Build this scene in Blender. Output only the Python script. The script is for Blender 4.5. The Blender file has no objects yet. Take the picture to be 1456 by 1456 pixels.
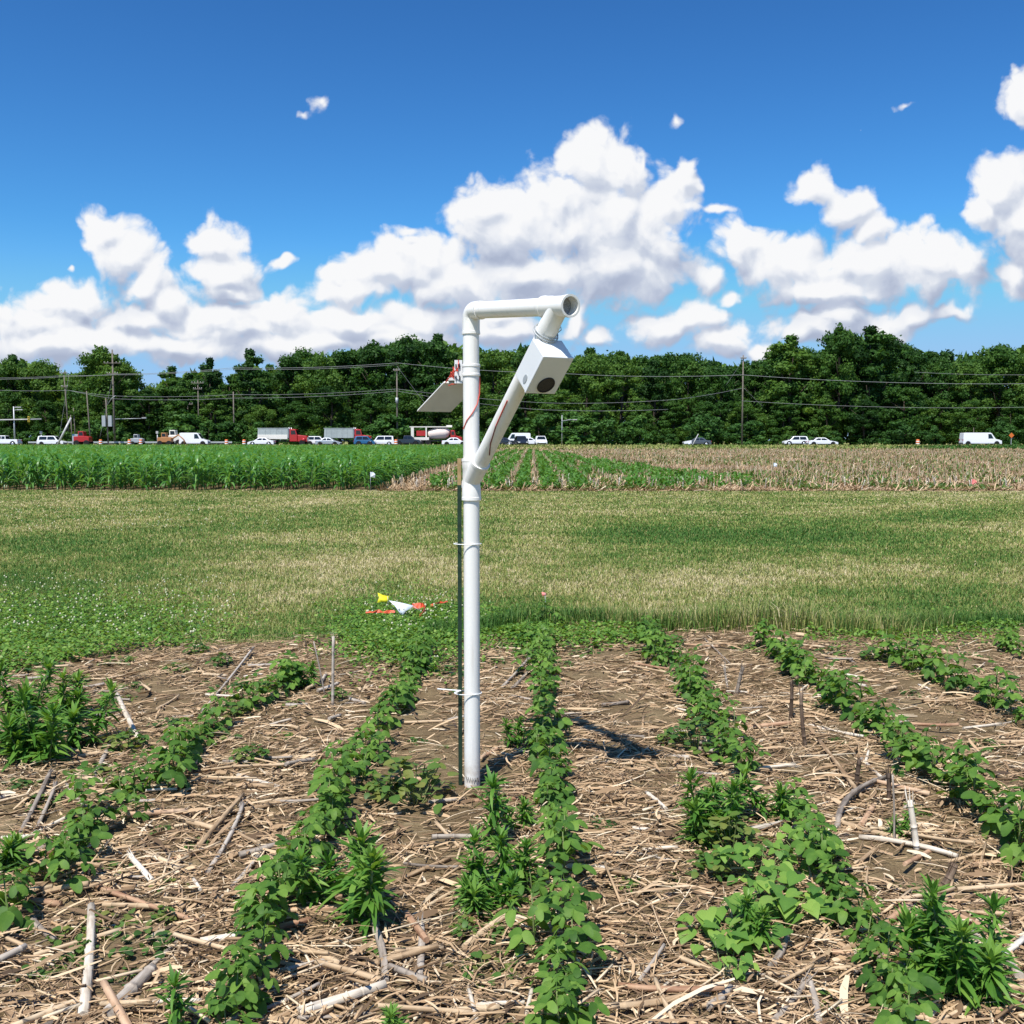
import bpy, bmesh, math, random
import numpy as np
from mathutils import Vector, Matrix, Euler, noise as mnoise

random.seed(7)
rng = np.random.default_rng(7)
SC = bpy.context.scene
COL = SC.collection
R = math.radians
U01 = random.uniform

# ------------------------------------------------------------------ camera
CAMH, PITCH = 1.35, R(4.0)
cam_d = bpy.data.cameras.new('camera')
cam = bpy.data.objects.new('camera', cam_d); COL.objects.link(cam)
cam.location = (0, 0, CAMH); cam.rotation_euler = (R(90) - PITCH, 0, 0)
cam_d.sensor_width = 36; cam_d.lens = 36; cam_d.clip_start = 0.05; cam_d.clip_end = 6000
SC.camera = cam

def ray(px, py):
    a, b = (px - 728) / 1456, (py - 728) / 1456
    return Vector((a, math.cos(PITCH) - b * math.sin(PITCH), -math.sin(PITCH) - b * math.cos(PITCH)))
def G(px, py, z=0.0):
    d = ray(px, py); t = (z - CAMH) / d.z
    return Vector((d.x * t, d.y * t, z))
def AT(px, py, Y):
    d = ray(px, py); t = Y / d.y
    return Vector((d.x * t, Y, CAMH + d.z * t))

# ------------------------------------------------------------------ light
SUN_EL, SX, SY = R(61.3), -0.443, -0.90
hl = math.hypot(SX, SY); SX, SY = SX / hl, SY / hl
SUNV = Vector((SX * math.cos(SUN_EL), SY * math.cos(SUN_EL), math.sin(SUN_EL)))
sl = bpy.data.lights.new('sun', 'SUN'); sl.energy = 5.0; sl.angle = R(0.53); sl.color = (1.0, 0.965, 0.90)
so = bpy.data.objects.new('sun', sl); COL.objects.link(so); so.location = (-20, -30, 60)
so.rotation_euler = SUNV.to_track_quat('Z', 'Y').to_euler()

SC.view_settings.view_transform = 'Standard'; SC.view_settings.look = 'None'
SC.view_settings.exposure = 0.32; SC.view_settings.gamma = 1.0; SC.view_settings.use_curve_mapping = False

# ------------------------------------------------------------------ world: sky with cumulus
W = bpy.data.worlds.new('World'); SC.world = W; W.use_nodes = True
wt = W.node_tree; wt.nodes.clear()
def nd(t, typ, **kw):
    n = t.nodes.new(typ)
    for k, v in kw.items(): setattr(n, k, v)
    return n
def mth(t, op, a, b=None, c=None, clamp=False):
    n = nd(t, 'ShaderNodeMath', operation=op, use_clamp=clamp)
    for i, v in enumerate((a, b, c)):
        if v is None: continue
        if isinstance(v, (int, float)): n.inputs[i].default_value = v
        else: t.links.new(v, n.inputs[i])
    return n.outputs[0]
def vmth(t, op, a, b=None, c=None, out=0):
    n = nd(t, 'ShaderNodeVectorMath', operation=op)
    for i, v in enumerate((a, b, c)):
        if v is None: continue
        if isinstance(v, (tuple, list)): n.inputs[i].default_value = v
        else: t.links.new(v, n.inputs[i])
    return n.outputs[out]

CLOUDS = [  # picture position of each billow (turned into a direction below), radii, thinness
 (835,232,48,46,0),(880,245,40,45,0),(800,285,65,42,0),(695,292,50,38,0),(730,325,75,52,0),(850,320,100,80,0),(925,335,62,58,0),
 (960,290,30,45,0),(982,250,17,30,.1),(600,372,70,36,0),(540,385,60,28,0),(870,385,115,45,0),(750,395,110,42,0),(650,402,90,36,0),(495,415,60,28,0),(480,392,32,20,.1),
 (100,430,60,34,.05),(60,465,75,28,.1),(200,455,75,24,.05),(300,455,80,24,.0),(400,452,80,30,.0),(500,458,85,30,0),(590,455,75,32,0),(250,482,140,16,.25),(450,488,160,14,.2),(20,440,40,25,.2),
 (148,328,34,34,0),(175,362,42,42,0),(216,400,42,44,0),(236,432,34,26,0),(308,342,42,32,0),(322,392,50,38,0),(330,418,42,22,0),
 (395,376,32,14,.35),(90,380,12,8,.35),(455,148,30,32,.66),(430,165,40,14,.72),(580,335,45,16,.4),(960,165,14,20,.68),(1288,150,34,12,.62),(918,235,14,42,.60),(1222,182,9,13,.65),
 (1158,272,34,26,.05),(1200,298,48,34,.05),(1240,328,36,28,.05),(1050,352,42,36,0),(1125,378,80,40,0),(1220,378,85,42,0),(1310,372,80,46,0),(1368,388,38,34,.05),(1180,408,105,26,0),(1020,300,40,16,.5),(1310,330,20,20,.4),
 (1432,265,46,48,0),(1398,308,38,32,.05),(1456,318,56,56,0),(1440,392,24,34,.1),(1462,140,32,46,.1),(1520,290,60,70,0),(1540,400,60,40,0),
 (985,450,46,30,0),(940,468,44,30,.05),(1040,480,52,24,.05),(1200,455,46,34,.05),(1260,462,46,32,.05),(1300,445,30,24,.15),(1090,492,50,16,.1),(1038,420,20,14,.05),(820,455,26,36,.1),(850,482,40,18,.1),(730,470,60,25,.1),
 (80,492,110,26,.0),(240,490,110,24,.0),(400,488,120,26,.0),(560,482,110,26,.0),(680,470,50,30,.05),(330,470,150,22,.0),(60,455,70,34,0),(560,470,110,22,.05),(120,480,120,20,.1),(700,445,60,24,.1),(60,430,60,26,.2),(1150,470,60,26,.1),(1000,395,40,30,.3),(1350,440,60,20,.3),(-60,430,70,40,.05),(-160,400,90,60,.0),(-320,440,120,50,0),(1700,420,120,60,0),(1900,380,130,90,0)]
grp = bpy.data.node_groups.new('cumulus', 'ShaderNodeTree')
grp.interface.new_socket('P', in_out='INPUT', socket_type='NodeSocketVector')
grp.interface.new_socket('D', in_out='OUTPUT', socket_type='NodeSocketFloat')
grp.interface.new_socket('S', in_out='OUTPUT', socket_type='NodeSocketFloat')
gi, go_ = nd(grp, 'NodeGroupInput'), nd(grp, 'NodeGroupOutput')
P0 = gi.outputs[0]
n1 = nd(grp, 'ShaderNodeTexNoise'); n1.noise_dimensions = '2D'; n1.inputs['Scale'].default_value = 16; n1.inputs['Detail'].default_value = 3
grp.links.new(P0, n1.inputs['Vector'])
wv = vmth(grp, 'SUBTRACT', n1.outputs['Color'], (.5, .5, .5))
P1 = vmth(grp, 'MULTIPLY_ADD', wv, (.035, .032, 0), P0)
acc = None
for (cx, cy, rx, ry, th) in CLOUDS:
    d = ray(cx, cy); u, v = d.x / d.y, d.z / d.y
    ix, iy = 1456 / (rx * 1.20), 1456 / (ry * 1.20)
    l = vmth(grp, 'LENGTH', vmth(grp, 'MULTIPLY_ADD', P1, (ix, iy, 0), (-u * ix, -v * iy, 0)), out=1)
    if th: l = mth(grp, 'ADD', l, th)
    if acc is None: acc = l
    else:
        acc = mth(grp, 'SMOOTH_MIN', acc, l, 0.24)
n2 = nd(grp, 'ShaderNodeTexNoise'); n2.noise_dimensions = '2D'; n2.inputs['Scale'].default_value = 26; n2.inputs['Detail'].default_value = 9; n2.inputs['Roughness'].default_value = .62
n2.inputs['Distortion'].default_value = .25
grp.links.new(P0, n2.inputs['Vector'])
vo = nd(grp, 'ShaderNodeTexVoronoi'); vo.voronoi_dimensions = '2D'; vo.feature = 'F1'; vo.inputs['Scale'].default_value = 30
vo.inputs['Detail'].default_value = 2.5; vo.inputs['Roughness'].default_value = .55
grp.links.new(P1, vo.inputs['Vector'])
D = mth(grp, 'MULTIPLY', mth(grp, 'SUBTRACT', 1.05, acc), 1.45)
v2 = nd(grp, 'ShaderNodeTexVoronoi'); v2.voronoi_dimensions = '2D'; v2.feature = 'SMOOTH_F1'; v2.inputs['Scale'].default_value = 24; v2.inputs['Smoothness'].default_value = .6
grp.links.new(P1, v2.inputs['Vector'])
S_ = mth(grp, 'MULTIPLY_ADD', mth(grp, 'SUBTRACT', .4, v2.outputs['Distance']), .55, mth(grp, 'SUBTRACT', 1.05, acc))
grp.links.new(S_, go_.inputs[1])
D = mth(grp, 'MULTIPLY_ADD', mth(grp, 'SUBTRACT', n2.outputs['Fac'], .5), 1.05, D)
D = mth(grp, 'MULTIPLY_ADD', mth(grp, 'SUBTRACT', .66, vo.outputs['Distance']), .70, D)
grp.links.new(D, go_.inputs[0])

tc = nd(wt, 'ShaderNodeTexCoord')
sx = nd(wt, 'ShaderNodeSeparateXYZ'); wt.links.new(tc.outputs['Generated'], sx.inputs[0])
ay = mth(wt, 'MAXIMUM', mth(wt, 'ABSOLUTE', sx.outputs[1]), 0.02)
cu = nd(wt, 'ShaderNodeCombineXYZ')
wt.links.new(mth(wt, 'DIVIDE', sx.outputs[0], ay), cu.inputs[0]); wt.links.new(mth(wt, 'DIVIDE', sx.outputs[2], ay), cu.inputs[1])
def cum(off):
    g = nd(wt, 'ShaderNodeGroup'); g.node_tree = grp
    if off: wt.links.new(vmth(wt, 'ADD', cu.outputs[0], off), g.inputs[0])
    else: wt.links.new(cu.outputs[0], g.inputs[0])
    return g.outputs
D0, D1, D2 = cum(None), cum((-.005, .011, 0)), cum((-.012, .052, 0))
def mapr(t, x, a, b, c, d, smooth=True):
    n = nd(t, 'ShaderNodeMapRange'); n.interpolation_type = 'SMOOTHSTEP' if smooth else 'LINEAR'
    t.links.new(x, n.inputs[0])
    for i, v in enumerate((a, b, c, d)): n.inputs[i + 1].default_value = v
    return n.outputs[0]
alpha = mapr(wt, D0[0], -.10, .54, 0, 1)
fine = mapr(wt, mth(wt, 'SUBTRACT', D0[0], D1[0]), -.40, .40, 0, 1, False)
edge = mapr(wt, mth(wt, 'SUBTRACT', D0[1], D1[1]), -.26, .20, 0, 1, False)
broad = mapr(wt, mth(wt, 'SUBTRACT', D0[1], D2[1]), -.62, .46, 0, 1, False)
lit = mth(wt, 'ADD', mth(wt, 'MULTIPLY', fine, .27), mth(wt, 'ADD', mth(wt, 'MULTIPLY', edge, .29), mth(wt, 'MULTIPLY', broad, .44)))
def cloud_tone(x):
    crp = nd(wt, 'ShaderNodeValToRGB'); wt.links.new(x, crp.inputs[0])
    e = crp.color_ramp.elements
    e[0].position = .12; e[0].color = (.42, .48, .63, 1); e[1].position = .84; e[1].color = (.97, .975, .99, 1)
    em = e.new(.30); em.color = (.53, .59, .73, 1); em = e.new(.50); em.color = (.68, .73, .83, 1); em = e.new(.66); em.color = (.86, .885, .94, 1)
    v = vmth(wt, 'SCALE', crp.outputs[0]); v.node.inputs['Scale'].default_value = CLOUD_GAIN; return v
CLOUD_GAIN = 7.8
sky = nd(wt, 'ShaderNodeTexSky'); sky.sky_type = 'NISHITA'; sky.sun_disc = False
sky.sun_elevation = SUN_EL; sky.sun_rotation = math.atan2(SX, SY)
sky.altitude = 0; sky.air_density = 1.15; sky.dust_density = .3; sky.ozone_density = 3.4
gm = nd(wt, 'ShaderNodeGamma'); gm.inputs['Gamma'].default_value = 1.6
wt.links.new(vmth(wt, 'MULTIPLY', sky.outputs[0], (.1, .1, .1)), gm.inputs['Color'])
clear = vmth(wt, 'MINIMUM', vmth(wt, 'MULTIPLY', gm.outputs[0], (7.2, 13.6, 16.5)), (4.0, 4.9, 7.2))
hz = mapr(wt, sx.outputs[2], .02, .20, .70, 0)          # paler air low over the horizon
hm = nd(wt, 'ShaderNodeMix', data_type='RGBA'); wt.links.new(hz, hm.inputs[0]); wt.links.new(clear, hm.inputs[6]); hm.inputs[7].default_value = (2.6, 4.3, 7.0, 1)
clear = hm.outputs[2]
def backdrop(al, tone):
    bgn = nd(wt, 'ShaderNodeBackground'); bgn.inputs['Strength'].default_value = .1
    mx = nd(wt, 'ShaderNodeMix', data_type='RGBA'); wt.links.new(al, mx.inputs[0]); wt.links.new(clear, mx.inputs[6]); wt.links.new(tone, mx.inputs[7])
    wt.links.new(mx.outputs[2], bgn.inputs[0]); return bgn.outputs[0]
bank = backdrop(alpha, cloud_tone(lit))                 # the cloud bank over the wood
cp = nd(wt, 'ShaderNodeCombineXYZ')                      # plainer scattered cumulus all round the rest of the horizon
wt.links.new(mth(wt, 'ARCTAN2', sx.outputs[0], sx.outputs[1]), cp.inputs[0]); wt.links.new(mth(wt, 'MULTIPLY', sx.outputs[2], 1.5), cp.inputs[1])
nn = nd(wt, 'ShaderNodeTexNoise'); nn.inputs['Scale'].default_value = 4.5; nn.inputs['Detail'].default_value = 5; wt.links.new(cp.outputs[0], nn.inputs['Vector'])
band = mapr(wt, sx.outputs[2], .05, .34, .12, -.25, False)
far_d = mth(wt, 'ADD', nn.outputs['Fac'], band)
rest = backdrop(mapr(wt, far_d, .50, .66, 0, 1), cloud_tone(mapr(wt, far_d, .5, .9, .75, .35)))
inside = mth(wt, 'MULTIPLY', mth(wt, 'LESS_THAN', mth(wt, 'ABSOLUTE', mth(wt, 'DIVIDE', sx.outputs[0], ay)), 1.05), mth(wt, 'GREATER_THAN', sx.outputs[1], 0.02))
inside = mth(wt, 'MULTIPLY', inside, mth(wt, 'LESS_THAN', mth(wt, 'ABSOLUTE', mth(wt, 'DIVIDE', sx.outputs[2], ay)), .40))
mxs = nd(wt, 'ShaderNodeMixShader'); wt.links.new(inside, mxs.inputs[0]); wt.links.new(rest, mxs.inputs[1]); wt.links.new(bank, mxs.inputs[2])
wo = nd(wt, 'ShaderNodeOutputWorld'); wt.links.new(mxs.outputs[0], wo.inputs[0])
SC.cycles.max_bounces = 6; SC.cycles.diffuse_bounces = 3; SC.cycles.glossy_bounces = 2; SC.cycles.transmission_bounces = 3
W.cycles.sampling_method = 'MANUAL'; W.cycles.sample_map_resolution = 256

# ------------------------------------------------------------------ helpers
def tag(o, label=None, cat=None, group=None, kind=None):
    if label: o['label'] = label
    if cat: o['category'] = cat
    if group: o['group'] = group
    if kind: o['kind'] = kind
    return o
def new_obj(name, data, parent=None, loc=None, rot=None, scale=None):
    o = bpy.data.objects.new(name, data); COL.objects.link(o)
    if parent: o.parent = parent
    if loc is not None: o.location = loc
    if rot is not None: o.rotation_euler = rot
    if scale is not None: o.scale = (scale,) * 3 if isinstance(scale, (int, float)) else scale
    return o
def empty(name, loc=(0, 0, 0), rz=0):
    o = new_obj(name, None, None, loc, (0, 0, rz)); o.empty_display_size = .1
    return o
def copy_tree(o, parent=None):
    c = o.copy(); COL.objects.link(c)
    if parent: c.parent = parent
    for ch in o.children: copy_tree(ch, c)
    return c

class MB:
    def __init__(s): s.v, s.f, s.a, s.sm, s.mi = [], [], [], [], []
    def add(s, vs, fs, val=.5, smooth=False, mi=0):
        n = len(s.v); s.v += [tuple(v) for v in vs]; s.a += [val] * len(vs)
        for f in fs: s.f.append(tuple(i + n for i in f)); s.sm.append(smooth); s.mi.append(mi)
        return s
    def box(s, c, d, m=None, val=.5, mi=0):
        x, y, z = d[0] / 2, d[1] / 2, d[2] / 2
        vs = [Vector((a, b, e)) for a in (-x, x) for b in (-y, y) for e in (-z, z)]
        if m: vs = [m @ v for v in vs]
        vs = [v + Vector(c) for v in vs]
        return s.add(vs, [(0, 1, 3, 2), (4, 6, 7, 5), (0, 4, 5, 1), (2, 3, 7, 6), (0, 2, 6, 4), (1, 5, 7, 3)], val, False, mi)
    def tube(s, path, rad, n=8, cap=True, val=.5, smooth=True, mi=0, squash=1.0):
        path = [Vector(p) for p in path]
        if not isinstance(rad, (list, tuple)): rad = [rad] * len(path)
        vs, fs = [], []
        t = (path[1] - path[0]).normalized()
        u = t.orthogonal().normalized()
        for i, p in enumerate(path):
            a = path[max(i - 1, 0)]; b = path[min(i + 1, len(path) - 1)]
            if (b - a).length > 1e-9:
                t2 = (b - a).normalized()
                u = (u - t2 * u.dot(t2))
                u = u.normalized() if u.length > 1e-6 else t2.orthogonal().normalized()
                t = t2
            w = t.cross(u)
            for k in range(n):
                an = 2 * math.pi * k / n
                vs.append(p + (u * math.cos(an) + w * math.sin(an) * squash) * rad[i])
        for i in range(len(path) - 1):
            for k in range(n):
                k2 = (k + 1) % n
                fs.append((i * n + k, i * n + k2, (i + 1) * n + k2, (i + 1) * n + k))
        s.add(vs, fs, val, smooth, mi)
        if cap:
            m = len(s.v) - len(vs)
            s.f.append(tuple(m + k for k in reversed(range(n)))); s.sm.append(False); s.mi.append(mi)
            e = m + (len(path) - 1) * n
            s.f.append(tuple(e + k for k in range(n))); s.sm.append(False); s.mi.append(mi)
        return s
    def lathe(s, o, d, prof, n=28, smooth=True):
        o, d = Vector(o), Vector(d).normalized(); u = d.orthogonal().normalized(); w = d.cross(u); m = len(prof)
        vs = [o + d * h + (u * math.cos(2 * math.pi * k / n) + w * math.sin(2 * math.pi * k / n)) * r for h, r in prof for k in range(n)]
        return s.add(vs, [(i * n + k, i * n + (k + 1) % n, (i + 1) * n + (k + 1) % n, (i + 1) * n + k) for i in range(m - 1) for k in range(n)], .5, smooth)
    def mesh(s, name, mats):
        me = bpy.data.meshes.new(name); me.from_pydata(s.v, [], s.f)
        for m in (mats if isinstance(mats, (list, tuple)) else [mats]): me.materials.append(m)
        me.polygons.foreach_set('use_smooth', s.sm); me.polygons.foreach_set('material_index', s.mi)
        at = me.attributes.new('v', 'FLOAT', 'POINT'); at.data.foreach_set('value', s.a)
        me.update(); return me
    def build(s, name, mats, parent=None, loc=None, rot=None):
        return new_obj(name, s.mesh(name, mats), parent, loc, rot)

def bulk(name, V, F, val, mat, smooth=False):
    """mesh from numpy arrays: V (n,3), F (m,k), val (n,)"""
    me = bpy.data.meshes.new(name); k = F.shape[1]
    me.vertices.add(len(V)); me.vertices.foreach_set('co', np.ascontiguousarray(V, dtype=np.float32).ravel())
    me.loops.add(F.size); me.loops.foreach_set('vertex_index', np.ascontiguousarray(F, dtype=np.int32).ravel())
    me.polygons.add(len(F)); me.polygons.foreach_set('loop_start', np.arange(0, F.size, k, dtype=np.int32))
    if smooth: me.polygons.foreach_set('use_smooth', np.ones(len(F), dtype=bool))
    at = me.attributes.new('v', 'FLOAT', 'POINT'); at.data.foreach_set('value', np.ascontiguousarray(val, dtype=np.float32))
    me.materials.append(mat); me.update(calc_edges=True); me.validate()
    return me

# ------------------------------------------------------------------ materials
def new_mat(name):
    m = bpy.data.materials.new(name); m.use_nodes = True
    t = m.node_tree; t.nodes.clear()
    return m, t
def ramp(t, fac, stops):
    n = nd(t, 'ShaderNodeValToRGB'); t.links.new(fac, n.inputs[0])
    el = n.color_ramp.elements
    el[0].position, el[0].color = stops[0][0], (*stops[0][1], 1)
    el[1].position, el[1].color = stops[-1][0], (*stops[-1][1], 1)
    for p, c in stops[1:-1]:
        x = el.new(p); x.color = (*c, 1)
    return n.outputs[0]
def noise_tex(t, scale, detail=4, coord='Object', stretch=None, rough=.55):
    c = nd(t, 'ShaderNodeTexCoord'); v = c.outputs[coord]
    if stretch: v = vmth(t, 'MULTIPLY', v, stretch)
    n = nd(t, 'ShaderNodeTexNoise'); n.inputs['Scale'].default_value = scale; n.inputs['Detail'].default_value = detail; n.inputs['Roughness'].default_value = rough
    t.links.new(v, n.inputs['Vector']); return n.outputs['Fac']
def attr_v(t):
    n = nd(t, 'ShaderNodeAttribute'); n.attribute_name = 'v'; return n.outputs['Fac']
def obj_rand(t):
    return nd(t, 'ShaderNodeObjectInfo').outputs['Random']
def finish(t, col, rough=.6, spec=.4, metal=0, trans=0, bump=None, bump_d=.01, coat=0, tcol=None):
    p = nd(t, 'ShaderNodeBsdfPrincipled')
    if isinstance(col, tuple): p.inputs['Base Color'].default_value = (*col, 1)
    else: t.links.new(col, p.inputs['Base Color'])
    if isinstance(rough, (int, float)): p.inputs['Roughness'].default_value = rough
    else: t.links.new(rough, p.inputs['Roughness'])
    p.inputs['Specular IOR Level'].default_value = spec; p.inputs['Metallic'].default_value = metal
    p.inputs['Coat Weight'].default_value = coat
    if bump is not None:
        b = nd(t, 'ShaderNodeBump'); b.inputs['Distance'].default_value = bump_d; b.inputs['Strength'].default_value = 1
        t.links.new(bump, b.inputs['Height']); t.links.new(b.outputs[0], p.inputs['Normal'])
    o = nd(t, 'ShaderNodeOutputMaterial'); s = p.outputs[0]
    if trans:
        tr = nd(t, 'ShaderNodeBsdfTranslucent')
        tc_ = tcol if tcol is not None else col
        if isinstance(tc_, tuple): tr.inputs[0].default_value = (*tc_, 1)
        else: t.links.new(tc_, tr.inputs[0])
        mx = nd(t, 'ShaderNodeMixShader'); mx.inputs[0].default_value = trans
        t.links.new(s, mx.inputs[1]); t.links.new(tr.outputs[0], mx.inputs[2]); s = mx.outputs[0]
    t.links.new(s, o.inputs[0])
def plain(name, col, rough=.5, spec=.5, metal=0, var=.0, scale=8, coat=0, stretch=None):
    m, t = new_mat(name)
    if var:
        c = ramp(t, noise_tex(t, scale, 5, stretch=stretch), [(.3, tuple(x * (1 - var) for x in col)), (.7, tuple(min(1, x * (1 + var)) for x in col))])
    else: c = col
    finish(t, c, rough, spec, metal, coat=coat); return m
def leafy(name, c1, c2, c3, trans=.32, rough=.5, spec=.35, wa=.6, wo_=.4, noise_scale=0, tboost=1.5):
    m, t = new_mat(name)
    f = mth(t, 'ADD', mth(t, 'MULTIPLY', attr_v(t), wa), mth(t, 'MULTIPLY', obj_rand(t), wo_))
    if noise_scale:
        f = mth(t, 'ADD', f, mth(t, 'MULTIPLY', mth(t, 'SUBTRACT', noise_tex(t, noise_scale, 2), .5), .7))
    c = ramp(t, f, [(.08, c1), (.5, c2), (.95, c3)])
    hs = vmth(t, 'MULTIPLY', c, (tboost * 1.15, tboost, tboost * .45))
    finish(t, c, rough, spec, trans=trans, tcol=hs); return m

M = {}
M['soy'] = leafy('soybean_leaf', (.045, .115, .020), (.088, .190, .030), (.170, .295, .050), trans=.32, rough=.55, spec=.2, noise_scale=38)
M['soy_stem'] = plain('soybean_stem', (.16, .20, .07), .6, .3, var=.2, scale=60)
M['horse'] = leafy('horseweed_leaf', (.045, .13, .020), (.090, .225, .030), (.19, .33, .055), trans=.32, rough=.5)
M['glory'] = leafy('morning_glory_leaf', (.05, .14, .03), (.14, .28, .045), (.28, .42, .08), trans=.32, rough=.5)
M['weed'] = leafy('broadleaf_weed', (.04, .10, .02), (.08, .17, .03), (.20, .22, .05), trans=.3)
M['clover'] = leafy('clover_leaf', (.055, .15, .02), (.125, .25, .032), (.24, .36, .07), trans=.3, wa=1, wo_=0)
M['corn'] = leafy('corn_leaf', (.034, .13, .022), (.078, .225, .040), (.18, .36, .09), trans=.36, rough=.36, spec=.5, wa=.75, wo_=.25)
M['corn_stem'] = plain('corn_stem', (.10, .16, .05), .5, .3)
M['tree'] = leafy('tree_leaf', (.013, .044, .010), (.044, .116, .019), (.120, .215, .034), trans=.32, rough=.6, spec=.2, wa=.50, wo_=.55)
M['shrub'] = leafy('shrub_leaf', (.02, .06, .012), (.05, .13, .025), (.10, .21, .04), trans=.25, rough=.6, spec=.2, wa=.6, wo_=.4)
M['bark'] = plain('bark', (.07, .055, .042), .9, .1, var=.4, scale=3)
m, t = new_mat('grass_blade')
c = ramp(t, attr_v(t), [(0, (.055, .140, .022)), (.3, (.135, .230, .042)), (.55, (.315, .315, .095)), (.8, (.49, .42, .20)), (1, (.62, .53, .33))])
finish(t, c, .6, .25, trans=.25); M['grass'] = m
m, t = new_mat('dry_straw')
c = ramp(t, attr_v(t), [(0, (.080, .052, .032)), (.25, (.22, .140, .078)), (.55, (.46, .310, .178)), (.8, (.62, .455, .28)), (1, (.72, .60, .43))])
finish(t, c, .75, .2); M['straw'] = m
def stalk_mat(name, a, b, c_):
    m, t = new_mat(name)
    n = noise_tex(t, 1, 6, stretch=(70, 70, 9)); n2 = noise_tex(t, 14, 3)
    f = mth(t, 'ADD', mth(t, 'MULTIPLY', n, .65), mth(t, 'MULTIPLY', n2, .35))
    f = mth(t, 'ADD', f, mth(t, 'MULTIPLY', mth(t, 'SUBTRACT', obj_rand(t), .5), .22))
    finish(t, ramp(t, f, [(.3, a), (.5, b), (.68, c_)]), .7, .25, bump=n, bump_d=.002); return m
M['st_tan'] = stalk_mat('dry_stalk_tan', (.24, .15, .08), (.50, .36, .22), (.66, .52, .35))
M['st_grey'] = stalk_mat('dry_stalk_grey', (.15, .12, .095), (.35, .295, .24), (.52, .46, .39))
M['st_white'] = stalk_mat('dry_stalk_pale', (.38, .31, .23), (.66, .58, .47), (.78, .73, .63))
M['st_red'] = stalk_mat('dry_stalk_reddish', (.24, .12, .07), (.45, .28, .17), (.58, .42, .28))
M['st_dark'] = stalk_mat('weathered_stub', (.05, .035, .025), (.12, .08, .055), (.22, .16, .11))
m, t = new_mat('field_soil')
n = noise_tex(t, 5, 8); n2 = noise_tex(t, 90, 6, rough=.7); n3 = noise_tex(t, 1.1, 3)
f = mth(t, 'ADD', mth(t, 'MULTIPLY', n, .4), mth(t, 'MULTIPLY', n2, .4)); f = mth(t, 'ADD', f, mth(t, 'MULTIPLY', n3, .2))
finish(t, ramp(t, f, [(.32, (.095, .064, .034)), (.48, (.18, .126, .068)), (.56, (.25, .185, .100)), (.68, (.35, .27, .16))]), .95, .1, bump=n2, bump_d=.012); M['soil'] = m
m, t = new_mat('turf_ground')
n = noise_tex(t, .35, 6); n2 = noise_tex(t, 14, 5, rough=.7)
f = mth(t, 'ADD', mth(t, 'MULTIPLY', n, .5), mth(t, 'MULTIPLY', n2, .5))
finish(t, ramp(t, f, [(.3, (.09, .13, .03)), (.46, (.19, .21, .065)), (.56, (.30, .27, .10)), (.7, (.40, .33, .16))]), .95, .1, bump=n2, bump_d=.03); M['turf'] = m
m, t = new_mat('stubble_ground')
n = noise_tex(t, .5, 6, stretch=(1, .35, 1)); n2 = noise_tex(t, 9, 5, rough=.7)
f = mth(t, 'ADD', mth(t, 'MULTIPLY', n, .5), mth(t, 'MULTIPLY', n2, .5))
finish(t, ramp(t, f, [(.3, (.12, .12, .05)), (.42, (.24, .20, .12)), (.55, (.36, .29, .20)), (.7, (.46, .39, .29))]), .95, .1, bump=n2, bump_d=.04); M['stubble_ground'] = m
M['asphalt'] = plain('asphalt', (.13, .13, .13), .9, .2, var=.2, scale=2)
M['paint_white'] = plain('road_paint', (.7, .7, .68), .7, .3)
m, t = new_mat('pvc')
g = nd(t, 'ShaderNodeNewGeometry'); sep = nd(t, 'ShaderNodeSeparateXYZ'); t.links.new(g.outputs['Position'], sep.inputs[0])
n = noise_tex(t, 22, 6, coord='Object', rough=.65)
dirt = mth(t, 'MULTIPLY', mapr(t, sep.outputs[2], .02, .17, 1, 0), mapr(t, n, .35, .62, 0, 1))
n3 = noise_tex(t, 1, 5, stretch=(60, 60, 3))
smud = mapr(t, n3, .52, .75, 0, .26)
fac = mth(t, 'MAXIMUM', mth(t, 'MULTIPLY', dirt, .75), smud)
finish(t, ramp(t, fac, [(0, (.83, .81, .77)), (1, (.40, .32, .24))]), .34, .5); M['pvc'] = m
M['box_grey'] = plain('box_pvc', (.74, .75, .76), .42, .45, var=.03, scale=12)
m, t = new_mat('speaker_mesh')
n = noise_tex(t, 900, 1)
finish(t, ramp(t, n, [(.42, (.008, .008, .009)), (.6, (.07, .065, .06))]), .6, .3); M['mesh_dark'] = m
m, t = new_mat('screen_mesh')
n = noise_tex(t, 500, 2)
finish(t, ramp(t, n, [(.35, (.10, .10, .10)), (.65, (.42, .42, .42))]), .6, .3); M['mesh_grey'] = m
M['black'] = plain('black_plastic', (.012, .012, .013), .45, .4)
M['rubber'] = plain('rubber', (.018, .018, .018), .8, .2)
M['panel_back'] = plain('panel_back', (.62, .60, .55), .5, .4, var=.05, scale=20)
M['panel_face'] = plain('solar_cells', (.01, .015, .05), .15, .6)
M['wire_red'] = plain('red_wire', (.62, .07, .04), .45, .4)
M['wire_dark'] = plain('dark_red_wire', (.16, .03, .025), .5, .4)
M['tie'] = plain('nylon_tie', (.82, .82, .80), .4, .4)
M['stake_green'] = plain('green_stake', (.018, .040, .024), .5, .3, var=.3, scale=30)
M['stake_tan'] = plain('stake_wood', (.33, .23, .11), .7, .2, var=.25, scale=30)
M['yellow'] = plain('yellow_flag', (.78, .70, .03), .5, .3)
M['flag_white'] = plain('white_flag', (.72, .76, .84), .45, .3)
M['flag_orange'] = plain('orange_flag', (.62, .10, .045), .55, .3)
M['flag_pink'] = plain('pink_flag', (.85, .25, .22), .55, .3)
M['wood_pole'] = plain('pole_wood', (.17, .145, .12), .85, .2, var=.25, scale=2)
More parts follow.
